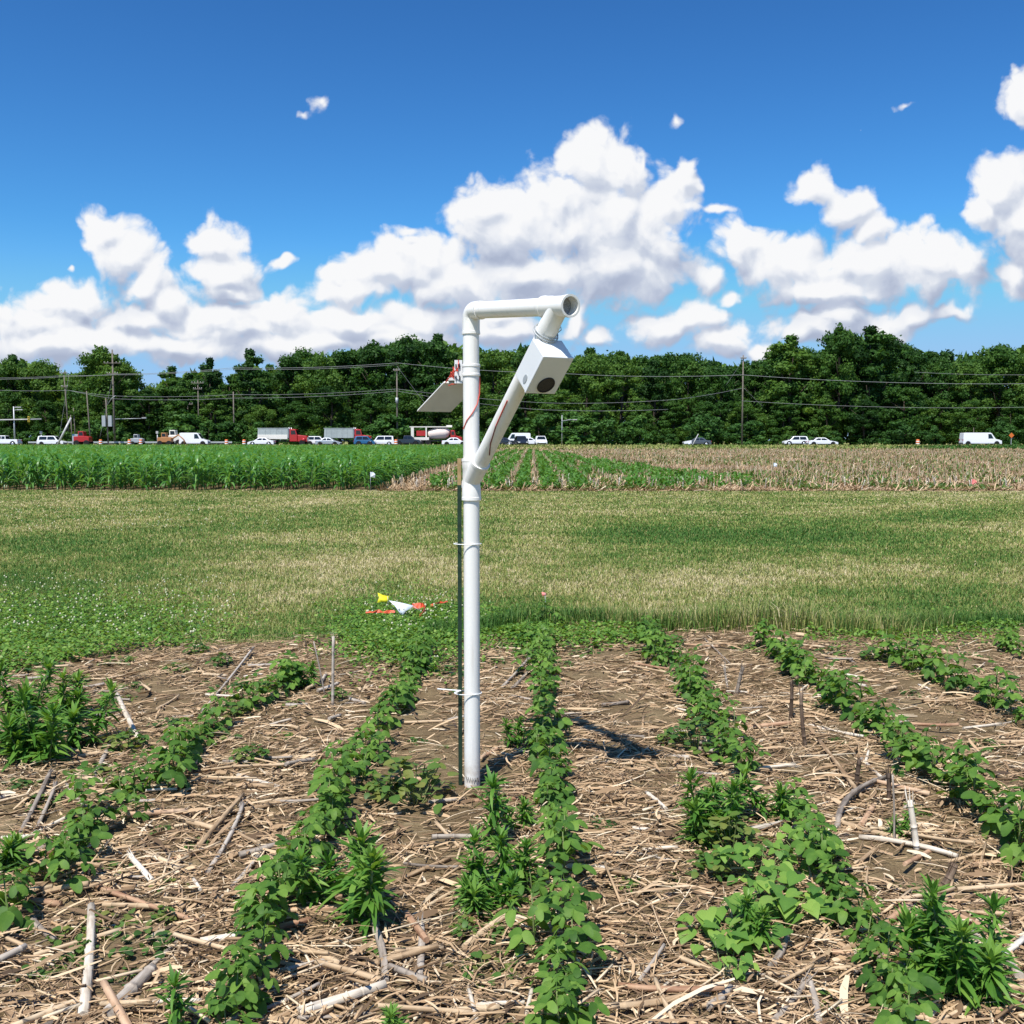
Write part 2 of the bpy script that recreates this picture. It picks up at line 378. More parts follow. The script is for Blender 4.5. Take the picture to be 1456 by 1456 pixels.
M['steel'] = plain('galvanised_steel', (.42, .44, .45), .5, .5, metal=.3)
M['wire'] = plain('line_wire', (.24, .25, .25), .5, .4)
M['insul'] = plain('insulator', (.45, .44, .42), .3, .5)
M['glass'] = plain('car_glass', (.012, .016, .02), .08, .6)
M['car_white'] = plain('car_paint_white', (.80, .80, .80), .25, .5, coat=.6)
M['car_silver'] = plain('car_paint_silver', (.42, .45, .48), .28, .5, metal=.4, coat=.5)
M['car_dark'] = plain('car_paint_dark', (.018, .022, .030), .2, .5, coat=.7)
M['car_blue'] = plain('car_paint_blue', (.015, .10, .22), .25, .5, coat=.6)
M['car_red'] = plain('truck_paint_red', (.42, .015, .015), .3, .5, coat=.5)
M['bed_grey'] = plain('tipper_bed', (.36, .40, .39), .55, .4, var=.12, scale=1.2)
M['bed_pale'] = plain('tipper_side_pale', (.76, .72, .64), .5, .4, var=.06)
M['drum'] = plain('drum_paint', (.80, .66, .58), .45, .4, var=.05)
M['chrome'] = plain('rim_metal', (.55, .56, .58), .3, .5, metal=.7)
M['lamp'] = plain('headlamp', (.75, .77, .8), .15, .6)
M['lamp_red'] = plain('tail_lamp', (.45, .02, .02), .25, .5)
M['orange'] = plain('barrel_orange', (.62, .15, .03), .5, .4)
M['yellow_sig'] = plain('signal_yellow', (.62, .45, .05), .5, .4)
M['machine_orange'] = plain('machine_orange', (.42, .19, .07), .5, .4)

# ------------------------------------------------------------------ terrain
YB = [-40, 0, 8, 30, 60, 90, 110, 120, 130, 140, 150, 160, 166, 400, 2600]
def gz_raw(y):
    t = min(max((y - 108) / 57, 0), 1); return .40 * t * t * (3 - 2 * t)
ZB = [gz_raw(y) for y in YB]
def gz(y): return float(np.interp(y, YB, ZB))
def gzv(y): return np.interp(y, YB, ZB)
def sheet(name, mat, x0, x1, y0, y1, lift, x0b=None, x1b=None):
    ys = [y0] + [y for y in YB if y0 < y < y1] + [y1]; mb = MB(); vs = []
    for y in ys:
        k = (y - y0) / (y1 - y0)
        a = x0 if x0b is None else x0 + (x0b - x0) * k; b = x1 if x1b is None else x1 + (x1b - x1) * k
        vs += [(a, y, gz(y) + lift), (b, y, gz(y) + lift)]
    mb.add(vs, [(2 * i, 2 * i + 1, 2 * i + 3, 2 * i + 2) for i in range(len(ys) - 1)])
    return tag(mb.build(name, mat), kind='structure')
sheet('ground', M['turf'], -2500, 2500, -40, 2600, -.012)
sheet('corn_soil', M['soil'], -60, -3.75, 26.4, 112, -.004, -60, -2.0)
sheet('stubble_field', M['stubble_ground'], -3.75, 60, 27.2, 141, -.008, -1.6, 90)
ROADY0, ROADY1 = 167, 181
sheet('road', M['asphalt'], -600, 600, ROADY0, ROADY1, .0)
sheet('road_edge_line', M['paint_white'], -600, 600, ROADY0 + .5, ROADY0 + .75, .004)
sheet('road_edge_line', M['paint_white'], -600, 600, ROADY1 - .75, ROADY1 - .5, .004)

def edge_y(x):   # where the tilled plot meets the mown grass
    return 6.95 + .16 * math.sin(x * 1.7 + .4) + .10 * math.sin(x * 4.3) - max(0, -x - 1.6) * .42 + .05 * x
def relief(x, y):
    r = .016 * mnoise.noise(Vector((x * 2.1, y * 2.1, 3.1))) + .011 * mnoise.noise(Vector((x * 6.5, y * 6.5, 7.7))) + .006 * mnoise.noise(Vector((x * 17, y * 17, 1.3)))
    return .022 + r
xs = np.arange(-6.4, 6.41, .04); ys_ = np.arange(1.0, 7.8, .033)
V = np.zeros((len(ys_), len(xs), 3))
for j, y in enumerate(ys_):
    for i, x in enumerate(xs):
        k = 1.0
        if y > edge_y(x): k = max(0, 1 - (y - edge_y(x)) * 4)
        V[j, i] = (x, y, max(relief(x, y), .001) * k - (1 - k) * .02 + .002)
nx, ny = len(xs), len(ys_)
idx = np.arange(nx * ny).reshape(ny, nx)
F = np.stack([idx[:-1, :-1], idx[:-1, 1:], idx[1:, 1:], idx[1:, :-1]], -1).reshape(-1, 4)
tag(new_obj('tilled_soil', bulk('tilled_soil', V.reshape(-1, 3), F, np.zeros(nx * ny), M['soil'], True)), kind='structure')

# ------------------------------------------------------------------ white sensor post
PB = G(671.5, 1116, .022); PX, PY = PB.x, PB.y
TH = R(32.5)
ARM = Vector((math.sin(TH), -math.cos(TH), -.082)).normalized()
zt = AT(669, 441.5, PY).z
ELB = Vector((PX, PY, zt))
zw = AT(669, 684, PY).z
WYE = Vector((PX, PY, zw))
S_BR, S_END = .575, .64
BR = ELB + ARM * S_BR
DG = (BR - WYE).normalized()
NP_ = Vector((-math.cos(TH), -math.sin(TH), 0))
EE = DG.cross(NP_).normalized()
if EE.z > 0: EE = -EE
PR = .0305
post = tag(empty('sensor_post', (PX, PY, 0)), 'white plastic pipe post with an overhanging arm and slanted box, in the bean plot', 'sensor post')
Tp = Matrix.Translation((-PX, -PY, 0))
def part(name, mb, mat, parent=post):
    o = mb.build(name, mat, parent); o.data.transform(Tp); o.data.set_sharp_from_angle(angle=R(35)); return o
Z = Vector((0, 0, 1))
def P(z): return Vector((PX, PY, z))
mb = MB(); mb.tube([P(-.06), P(.3), P(.7), P(zw - .06)], PR, 28); part('lower_pipe', mb, M['pvc'])
mb = MB(); mb.tube([P(zw + .05), P(zt - .06)], PR, 28); part('upper_pipe', mb, M['pvc'])
# wye fitting
zr0, zr1 = AT(669, 711, PY).z, AT(669, 652, PY).z
mb = MB(); hz_ = zr1 - zr0
mb.lathe(P(zr0), Z, [(0, .030), (0, .0372), (.011, .0372), (.0125, .0360), (.042, .0358), (.058, .0335), (hz_ - .040, .0335), (hz_ - .036, .0352), (hz_ - .012, .0358), (hz_ - .0105, .0372), (hz_, .0372), (hz_, .030)], 32)
mb.lathe(WYE, DG, [(-.03, .0330), (.045, .0332), (.060, .0352), (.088, .0357), (.089, .0372), (.100, .0372), (.100, .030)], 32)
part('wye_fitting', mb, M['pvc'])
# elbow
mb = MB(); pth, rad = [P(zt - .088), P(zt - .078), P(zt - .077), P(zt - .048)], [.0345, .0345, .033, .033]
for k in range(1, 9):
    a = k / 9 * math.pi / 2
    c = ELB + ARM * .034 - Z * .034
    pth.append(c - ARM * (.034 * math.cos(a)) + Z * (.034 * math.sin(a))); rad.append(.033)
pth += [ELB + ARM * .05, ELB + ARM * .066, ELB + ARM * .067, ELB + ARM * .077]; rad += [.033, .033, .0345, .0345]
mb.tube(pth, rad, 28); part('elbow_fitting', mb, M['pvc'])
mb = MB(); mb.tube([ELB + ARM * .06, ELB + ARM * .52], PR, 28); part('arm_pipe', mb, M['pvc'])
# tee with open end
mb = MB()
mb.lathe(ELB, ARM, [(.488, .030), (.488, .0374), (.498, .0374), (.499, .0360), (.535, .0358), (.545, .0342), (.600, .0342), (.612, .0358), (S_END - .012, .0360), (S_END - .011, .0376), (S_END, .0376), (S_END, .0305), (S_END - .055, .0300)], 36)
mb.lathe(BR, -DG, [(.0, .0335), (.062, .0335), (.074, .0355), (.105, .0358), (.106, .0374), (.116, .0374), (.116, .030)], 32)
tee = part('tee_fitting', mb, M['pvc'])
mb = MB(); mb.tube([ELB + ARM * (S_END - .046), ELB + ARM * (S_END - .040)], .0302, 28, smooth=False); part('end_screen', mb, M['mesh_grey'], tee)
mb = MB(); mb.tube([WYE + DG * .1, BR - DG * .1], PR, 28); part('brace_pipe', mb, M['pvc'])
# coupling
zc0, zc1 = AT(669, 533, PY).z, AT(669, 520, PY).z
mb = MB(); mb.tube([P(zc0 - .006), P(zc0 - .004), P(zc0 + .004), P(zc0 + .006), P(zc1 - .006), P(zc1 - .004), P(zc1 + .004), P(zc1 + .006)],
                   [.0315, .0345, .0345, .0325, .0325, .0345, .0345, .0315], 28, cap=False)
part('coupling', mb, M['pvc'])
# camera box: frame (NP_ = towards its lit side, DG = up the brace, EE = out of its face)
BW, BL, BD = .119, .157, .096
def near_px(px, py):
    """parameter along the brace whose picture position is closest to the given row"""
    best = None
    for k in range(400):
        q = WYE + DG * (k * .0025); v = q - Vector((0, 0, CAMH))
        fx = v.y * math.cos(PITCH) - v.z * math.sin(PITCH); uy = v.y * math.sin(PITCH) + v.z * math.cos(PITCH)
        y = 728 - 1456 * uy / fx
        if best is None or abs(y - py) < best[0]: best = (abs(y - py), k * .0025)
    return best[1]
tb = near_px(741, 541); 
RM = Matrix((NP_, DG, EE)).transposed()   # columns: x=NP_, y=DG, z=EE
tb += .040
bc = WYE + DG * (tb + BL / 2 + .004) + EE * (PR + BD / 2 - .012)
def rbox(w, l, d, bev, seg=3):
    bm = bmesh.new(); bmesh.ops.create_cube(bm, size=1)
    bmesh.ops.scale(bm, vec=(w, l, d), verts=bm.verts)
    bmesh.ops.bevel(bm, geom=list(bm.edges), offset=bev, segments=seg, affect='EDGES', profile=.6)
    return bm
def bm_part(name, bm, mat, parent, M4):
    bm.transform(M4); me = bpy.data.meshes.new(name); bm.to_mesh(me); bm.free(); me.materials.append(mat)
    o = new_obj(name, me, parent); me.transform(Tp); return o
BM4 = Matrix.Translation(bc) @ RM.to_4x4()
cbox = bm_part('camera_box', rbox(BW, BL, BD - .008, .004), M['box_grey'], post, BM4)
cbox['label'] = 'white rectangular box on the slanted pipe with a round dark mesh opening in its face'
bm_part('box_lid', rbox(BW + .003, BL + .003, .010, .0035), M['box_grey'], cbox, BM4 @ Matrix.Translation((0, 0, BD / 2 - .003)))
mb = MB(); n = 36; lc = bc + EE * (BD / 2 + .002) - DG * (BL * .25) - NP_ * .004
ringp = lambda r, h: [lc + NP_ * (r * math.cos(2 * math.pi * k / n)) + DG * (r * math.sin(2 * math.pi * k / n)) + EE * h for k in range(n)]
vs = ringp(.033, .0005) + ringp(.032, .004) + ringp(.0295, .004) + ringp(.029, .0012)
mb.add(vs, [(j * n + k, j * n + (k + 1) % n, (j + 1) * n + (k + 1) % n, (j + 1) * n + k) for j in range(3) for k in range(n)], smooth=False)
bez = part('speaker_ring', mb, M['black'], cbox)
mb = MB(); mb.add(ringp(.0292, .0016), [tuple(range(n))]); part('speaker_screen', mb, M['mesh_dark'], cbox)
pc_ = bc + NP_ * (BW / 2 + .0006) - DG * (BL * .29) + EE * (BD * .16)
mb = MB(); mb.tube([pc_ - NP_ * .004, pc_ + NP_ * .0012], [.011, .010], 18, squash=1.7); part('side_port', mb, M['steel'], cbox)
for sx_, sy_ in ((-1, -1), (-1, 1), (1, -1), (1, 1)):
    q = bc + NP_ * (sx_ * (BW / 2 - .010)) + DG * (sy_ * (BL / 2 - .010)) + EE * (BD / 2 + .0015)
    mb = MB(); mb.tube([q, q + EE * .0016], .0032, 10); part('screw', mb, M['box_grey'], cbox)
# wire clamp above the box
qa = WYE + DG * (tb + BL + .012)
mb = MB()
mb.tube([qa + (NP_ * math.cos(a) + EE * math.sin(a)) * .044 for a in np.linspace(0, 2 * math.pi, 25)], .0026, 6, cap=False)
mb.tube([qa + DG * .008 + (NP_ * math.cos(a) + EE * math.sin(a)) * .041 for a in np.linspace(0, 2 * math.pi, 25)], .0022, 6, cap=False)
mb.tube([qa - NP_ * .044, qa - NP_ * .055 + DG * .018, qa - NP_ * .047 + DG * .03, qa - NP_ * .038 + DG * .024], .0016, 6)
part('wire_clamp', mb, M['steel'])
# solar panel and bracket
A_, B_, D_ = AT(593, 585, PY + .22), AT(631, 544.5, PY + .10), AT(641, 586, PY + .20)
C_ = B_ + (D_ - A_)
nrm = (D_ - A_).cross(B_ - A_).normalized()
if nrm.z < 0: nrm = -nrm
def slab(a, b, c, d, n_, th):
    mb = MB(); vs = [a, b, c, d] + [p + n_ * th for p in (a, b, c, d)]
    return mb.add(vs, [(3, 2, 1, 0), (4, 5, 6, 7), (0, 1, 5, 4), (1, 2, 6, 5), (2, 3, 7, 6), (3, 0, 4, 7)])
sp = part('solar_panel', slab(A_, D_, C_, B_, nrm, .010), M['panel_back']); sp['label'] = 'small beige-backed solar panel tilted behind the post'
ins = lambda p: p + (((A_ + C_) / 2) - p) * .07 + nrm * .0115
part('solar_cell_face', slab(ins(A_), ins(D_), ins(C_), ins(B_), nrm, .001), M['panel_face'], sp)
mb = MB()
b0, b1 = AT(651, 512, PY + .03), AT(651, 545, PY + .03)
mb.box((b0 + b1) / 2 + Vector((.004, 0, 0)), (.026, .006, (b0 - b1).length))
mb.box((b0 + b1) / 2 + Vector((-.010, .012, 0)), (.005, .028, (b0 - b1).length))
bb = B_ + (D_ - A_) * .35
mb.box(bb + Vector((.0, -.0, .016)), (.06, .02, .012)); mb.box(bb + Vector((.02, -.002, .03)), (.016, .012, .05))
br = part('panel_bracket', mb, M['box_grey'])
for k in range(4):
    q = Vector(((b0.x + b1.x) / 2 + .007 * (-1 if k % 2 else 1), b0.y - .005, b1.z + (b0.z - b1.z) * (.22 if k < 2 else .72)))
    mb = MB(); mb.box(q, (.004, .004, .018)); part('bracket_slot', mb, M['black'], br)
def wire_path(pts, r, mat, name, rough=.0):
    mb = MB(); out = []
    for i in range(len(pts) - 1):
        for k in range(5): out.append(pts[i].lerp(pts[i + 1], k / 5) + Vector((U01(-1, 1), U01(-1, 1), U01(-1, 1))) * rough)
    out.append(pts[-1]); mb.tube(out, r, 6); return part(name, mb, mat)
wire_path([AT(634, 545, PY + .09), AT(642, 530, PY + .06), AT(646, 540, PY + .05), AT(644, 523, PY + .05), AT(650, 528, PY + .02), AT(652, 512, PY + .02)], .0022, M['wire_red'], 'red_wire', .003)
wire_path([AT(638, 548, PY + .09), AT(650, 545, PY + .05), AT(647, 520, PY + .04), AT(641, 536, PY + .04), AT(652, 522, PY + .0)], .002, M['wire_red'], 'red_wire', .003)
def on_post(px, py):   # a point on the near face of the post
    q = AT(px, py, PY); dx = max(-.0325, min(.0325, (q.x - PX)))
    return Vector((PX + dx, PY - math.sqrt(max(.0335**2 - dx * dx, 0)), q.z))
wire_path([on_post(684, 537), on_post(684.5, 552), on_post(682, 560), on_post(679, 575), on_post(672, 588), on_post(664, 598), on_post(659, 610)], .0019, M['wire_red'], 'red_wire')
mb_pts = []
for s_, an in ((.28, .2), (.34, -.15), (.42, -.35), (.36, -.32), (.30, -.28), (.22, -.1), (.17, .15)):
    q = WYE + DG * s_
    a2 = an + .55
    mb_pts.append(q + (NP_ * math.cos(a2 * 2) * .0325 + EE * math.sin(a2 * 2) * .0325))
wire_path([mb_pts[2], mb_pts[3], mb_pts[4]], .0021, M['wire_red'], 'red_wire')
wire_path([mb_pts[4], mb_pts[5], mb_pts[6]], .0021, M['wire_dark'], 'dark_wire')
# pencil mark near the base
mk = [on_post(663 + i * 1.6, 1104 + (3.4 if i % 2 else -3) + i * .15) for i in range(12)]
mb = MB(); mb.tube(mk, .0012, 5); part('pencil_mark', mb, M['black'])
# nylon ties binding stake to post
def tie(pz, tail=None):
    mb = MB(); cx = PX - .0155
    loop = [Vector((cx + .052 * math.cos(a) * 1.0, PY + .036 * math.sin(a), pz)) for a in np.linspace(0, 2 * math.pi, 29)]
    mb.tube(loop, .0019, 6, cap=False)
    if tail: mb.tube([loop[15]] + tail, .0025, 6)
    part('nylon_tie', mb, M['tie'])
zt1 = AT(655, 773, PY).z
tie(zt1)
zt2 = AT(655, 985, PY).z
tie(zt2, [AT(655, 982, PY - .035), AT(640, 981, PY - .04), AT(622, 979.5, PY - .03)])
# stake
stx = PX - .0455
zs1, zs0 = AT(658, 652, PY).z, AT(658, 690, PY).z
stk = tag(empty('garden_stake', (stx, PY, 0)), 'thin dark green stake with a bare tan top, tied along the white post', 'stake')
mb = MB(); mb.box((0, 0, (zs0 - .1) / 2), (.015, .011, zs0 + .1)); mb.build('shaft', M['stake_green'], stk)
mb = MB(); mb.box((0, 0, (zs0 + zs1) / 2 + .001), (.0145, .0105, zs1 - zs0)); mb.build('bare_top', M['stake_tan'], stk)

# ------------------------------------------------------------------ plants: kit
def leaflet_pts(L, w, fold=.16, droop=.25, shape='ovate', twist=0):
    if shape == 'ovate': st = [(0, 0), (.06, .50), (.22, .92), (.46, 1.0), (.72, .84), (.92, .50), (1, 0)]
    elif shape == 'lance': st = [(0, 0), (.25, .75), (.55, 1), (.8, .6), (1, 0)]
    else: st = [(0, 0), (-.14, .42), (-.07, .84), (.09, 1.02), (.27, .99), (.47, .80), (.67, .52), (.85, .24), (1, 0)]
    vs, fs = [], []
    n = len(st)
    for i, (t, ww) in enumerate(st):
        z = -droop * L * max(t, 0) ** 2
        vs.append(Vector((0, (t if t > 0 else 0) * L, z)))
    k = n
    for sgn in (-1, 1):
        for i in range(1, n - 1):
            t, ww = st[i]; x = sgn * ww * w / 2
            vs.append(Vector((x, t * L, -droop * L * max(t, 0) ** 2 + abs(x) * fold)))
    for s_ in (0, 1):
        o = k + s_ * (n - 2)
        for i in range(n - 1):
            a, b = i, i + 1
            la = o + i - 1 if i > 0 else None; lb = o + i if i + 1 < n - 1 else None
            f = [a, b] + ([lb] if lb is not None else []) + ([la] if la is not None else [])
            if len(f) >= 3: fs.append(tuple(f if s_ == 0 else reversed(f)))
    return vs, fs
def add_leaf(mb, origin, az, elev, roll, L, w, val, shape='ovate', fold=.16, droop=.25, mi=0):
    vs, fs = leaflet_pts(L, w, fold, droop, shape)
    m = Matrix.Rotation(az, 3, 'Z') @ Matrix.Rotation(elev, 3, 'X') @ Matrix.Rotation(roll, 3, 'Y')
    n0 = len(mb.v); mb.add([Vector(origin) + m @ v for v in vs], fs, val, True, mi)
    if shape != 'lance':
        for i in range(n0, n0 + 7): mb.a[i] = min(1, mb.a[i] + .16)   # paler midrib
def trifoliate(seed):
    random.seed(seed); mb = MB()
    Lp = U01(.035, .06); el = U01(.35, .8)
    tip = Vector((0, Lp * math.cos(el), Lp * math.sin(el)))
    mb.tube([(0, 0, 0), tip * .5 + Vector((0, 0, .004)), tip], [.0016, .0014, .0012], 4, cap=False, val=.9)
    L = U01(.037, .050)
    add_leaf(mb, tip + Vector((0, .008, 0)), U01(-.15, .15), U01(-.45, .15), U01(-.25, .25), L, L * .66, U01(.0, .95), droop=U01(.1, .5))
    for s_ in (-1, 1):
        add_leaf(mb, tip, s_ * U01(1.0, 1.4), U01(-.5, .1), s_ * U01(-.1, .45), L * .92, L * .63, U01(.0, .95), droop=U01(.1, .5))
    return mb.mesh('trifoliate_leaf', M['soy'])
TRI = [trifoliate(k) for k in range(7)]
def soy_proto(k):
    random.seed(100 + k)
    root = empty('soybean_plant')
    H = U01(.10, .15); mb = MB(); lean = Vector((U01(-.02, .02), U01(-.02, .02), 0))
    mb.tube([(0, 0, -.01), lean * .5 + Vector((0, 0, H * .5)), lean + Vector((0, 0, H))], [.0028, .0024, .0015], 5)
    mb.build('stem', M['soy_stem'], root)
    az = U01(0, 6.28); n = 11
    for i in range(n):
        t = .10 + .90 * i / (n - 1); az += 2.4 + U01(-.5, .5)
        s_ = (1.05 - .45 * max(0, t - .5) * 2) * U01(.85, 1.1)
        new_obj('trifoliate_leaf', random.choice(TRI), root, lean * t + Vector((0, 0, H * t)), (U01(-.5, .35) + .4 * (t > .85), U01(-.35, .35), az), s_)
    return root
def join_meshes(objs):
    V_, F_, A_l = [], [], []
    for o in objs:
        mw = Matrix.LocRotScale(o.location, o.rotation_euler, o.scale); n0 = len(V_)
        V_ += [mw @ v.co for v in o.data.vertices]; F_ += [tuple(n0 + i for i in p.vertices) for p in o.data.polygons]
        A_l += [d.value for d in o.data.attributes['v'].data]
    return V_, F_, A_l
SOY = [soy_proto(k) for k in range(6)]
FAR_FOL = []
for r in SOY:
    V_, F_, A_l = join_meshes([c for c in r.children if c.name.startswith('trifoliate')])
    mb = MB(); mb.v, mb.f, mb.a, mb.sm, mb.mi = [tuple(v) for v in V_], F_, A_l, [True] * len(F_), [0] * len(F_)
    FAR_FOL.append(mb.mesh('foliage', M['soy']))
SOY_STEM_ME = [[c for c in r.children if c.name.startswith('stem')][0].data for r in SOY]

ROWS = [
 ('row beside the white post', 'soybeans in the row beside the white post', [(766,878),(770,909),(778,1007),(782,1084),(794,1162),(790,1279),(798,1395),(803,1500)], [], .96),
 ('row through the vine patch', 'soybeans in the row through the vine patch', [(912,890),(930,915),(974,964),(1013,1018),(1044,1084),(1110,1139),(1160,1193),(1205,1259),(1245,1337),(1275,1427),(1300,1500)], [(1088, 1124)], .92),
 ('leafy row past the dark stubs', 'soybeans in the row past the dark stubs', [(1085,905),(1106,922),(1149,960),(1211,1007),(1273,1045),(1328,1092),(1386,1131),(1440,1182),(1510,1250)], [], 1.1),
 ('outermost long row', 'soybeans in the outermost row', [(1262,925),(1328,956),(1386,983),(1444,1007),(1520,1040)], [], 1.12),
 ('short far-corner row', 'soybeans in the far corner of the plot', [(1415,905),(1456,925),(1500,945)], [], .9),
 ('row left of the post', 'soybeans in the row short of the white post', [(600,920),(588,960),(553,1018),(529,1053),(487,1108),(463,1170),(425,1230),(393,1279),(350,1376),(305,1480)], [(1030, 1046)], 1.0),
 ('patchy row crossing the straw', 'soybeans in the patchy row', [(425,950),(389,979),(330,1015),(272,1045),(218,1100),(128,1170),(58,1240),(-20,1310)], [(1000, 1018)], 1.0),
]
used_soy = [False] * 6
n_soy = 0
random.seed(11)
for (where, group, pts, gaps, sc) in ROWS:
    gp = [(G(px, py, .075), py) for px, py in pts]
    for i in range(len(gp) - 1):
        (a, ya), (b, yb) = gp[i], gp[i + 1]
        L = (b - a).length; m = max(1, round(L / .080))
        for k in range(m):
            tt = (k + U01(.1, .9)) / m; q = a.lerp(b, tt); yy = ya + (yb - ya) * tt
            if any(g0 < yy < g1 for g0, g1 in gaps): continue
            if U01(0, 1) < .09 + (.16 if mnoise.noise(Vector((q.x * 1.5, q.y * 1.5, 40))) > .22 and q.x > -.9 else 0): continue
            x, y = q.x + random.gauss(0, .036), q.y + random.gauss(0, .03)
            if y < 1.9: continue
            z = relief(x, y) + .002; vk = random.randrange(6)
            s_ = sc * U01(.70, 1.22)
            lab = 'soybean plant in the ' + where + (', at its grass end' if yy < 985 else ', mid-row' if yy < 1150 else ', at the near end')
            if y < 5.2:
                o = SOY[vk] if not used_soy[vk] else copy_tree(SOY[vk]); used_soy[vk] = True
            else:
                o = empty('soybean_plant'); new_obj('stem', SOY_STEM_ME[vk], o); new_obj('foliage', FAR_FOL[vk], o)
            o.location = (x, y, z); o.rotation_euler = (0, 0, U01(0, 6.28)); o.scale = (s_,) * 3
            tag(o, lab, 'plant', group); n_soy += 1
print('soy', n_soy, used_soy)

# horseweed: upright stems ringed with narrow leaves
def whorl(seed, n=15, L=.062):
    random.seed(seed); mb = MB()
    for i in range(n):
        add_leaf(mb, (0, 0, U01(-.012, .012)), i * 2.4 + U01(-.3, .3), random.gauss(.45, .42), U01(-.6, .6), L * U01(.55, 1.3), L * U01(.15, .24), U01(.0, 1), 'lance', U01(.05, .2), U01(.0, .85))
    return mb.mesh('leaf_whorl', M['horse'])
WH = [whorl(k, 12 + k) for k in range(6)]
def top_whorl(seed):
    random.seed(seed); mb = MB()
    for i in range(18):
        add_leaf(mb, (0, 0, U01(-.01, .015)), i * 2.4, U01(.35, 1.35), U01(-.2, .2), .05 * U01(.7, 1.1), .010, U01(.6, 1), 'lance', .1, U01(-.1, .3))
    return mb.mesh('shoot_tip', M['horse'])
TW = [top_whorl(k) for k in range(2)]
def horse_proto(k, shoots):
    random.seed(300 + k); root = empty('horseweed_plant'); mb = MB()
    for s_ in range(shoots):
        bx, by = (U01(-.05, .05), U01(-.05, .05)) if s_ else (0, 0)
        H = U01(.07, .17); ln = Vector((bx * 1.1 + U01(-.03, .03), by * 1.1 + U01(-.03, .03), 0))
        p = Vector((bx, by, 0))
        mb.tube([p + Vector((0, 0, -.01)), p + ln + Vector((0, 0, H))], [.003, .002], 5)
        for j in range(7):
            t = .12 + .83 * j / 6
            new_obj('leaf_whorl', random.choice(WH), root, p + ln * t + Vector((0, 0, H * t)), (U01(-.25, .25), U01(-.25, .25), U01(0, 6.28)), (1.15 - .40 * t) * U01(.75, 1.12))
        new_obj('shoot_tip', random.choice(TW), root, p + ln + Vector((0, 0, H)), (0, 0, U01(0, 6.28)), U01(.85, 1.1))
    mb.build('stem', M['soy_stem'], root); return root
HP = [horse_proto(0, 2), horse_proto(1, 4), horse_proto(2, 1), horse_proto(3, 3), horse_proto(4, 5), horse_proto(5, 2)]
used_h = [False] * 6; hcount = 0
HORSE = [  # px, py of base, scale, kind, label
 (60,1092,1.5,1,'tall bushy horseweed in the clump beside the pale lying stalk, its nearest stems'),
 (105,1070,1.45,0,'dark horseweed at the inner edge of the clump facing the pale lying stalk'),
 (15,1088,1.4,1,'horseweed cut by the picture edge below the clump of horseweed'),
 (95,1035,1.3,1,'single-stemmed horseweed at the back of the clump of horseweed'),
 (25,1028,1.4,1,'bushy horseweed at the back of the clump at the picture edge'),
 (5,1255,1.0,1,'horseweed at the picture edge among soybeans above the pale upright stalk'),
 (432,985,.85,0,'small horseweed beside the thin standing grey stalk'),
 (605,965,.75,2,'little horseweed by the grass edge short of the white post'),
 (505,1318,1.45,0,'bright green horseweed leaning over the straw in front of the white post row'),
 (470,1290,1.0,2,'slim horseweed tucked against the soybeans beside the bright leaning one'),
 (700,1215,1.2,2,'upright dark horseweed just in front of the foot of the white post'),
 (672,1305,1.0,1,'low bushy horseweed near the middle of the straw in front of the post'),
 (715,1275,1.0,0,'horseweed with broad tips between the bushy one and the bean row'),
 (745,1190,.8,0,'small pale horseweed touching the bean row in front of the post'),
 (727,1068,.75,0,'small horseweed standing in the shadow of the white post'),
 (1005,1205,1.2,1,'bright horseweed at the top of the heart-leaved vine patch'),
 (1040,1180,1.0,0,'horseweed behind the vine patch, second of the pair'),
 (1110,1180,1.05,2,'grey-green horseweed growing in the bean row above the vine patch'),
 (1350,1420,1.2,1,'large bright horseweed in the lower corner beside curved stalks'),
 (1400,1445,1.15,0,'horseweed at the very bottom edge below the curved stalks'),
 (1330,1395,1.0,0,'horseweed beside the beans at the bottom of the vine row'),
 (1270,1200,.55,2,'tiny horseweed at the foot of the thin green upright stalk'),
 (250,1500,.8,2,'horseweed at the bottom edge next to the long grey stalk'),
 (560,1490,.6,2,'horseweed at the bottom edge between straw and pale lying stalk'),
 (1060,1350,.8,0,'narrow-leaved weed poking up through the heart-shaped leaves')]
random.seed(21)
for (px, py, s_, k, lab) in HORSE:
    k = {0: (0, 5), 1: (1, 3, 4), 2: (2, 5)}[k]; k = k[hcount % len(k)]; hcount += 1
    q = G(px, py); o = HP[k] if not used_h[k] else copy_tree(HP[k]); used_h[k] = True
    o.location = (q.x, q.y, relief(q.x, q.y)); o.rotation_euler = (0, 0, U01(0, 6.28)); o.scale = (s_,) * 3
    tag(o, lab, 'weed', 'horseweed plants in the bean field')

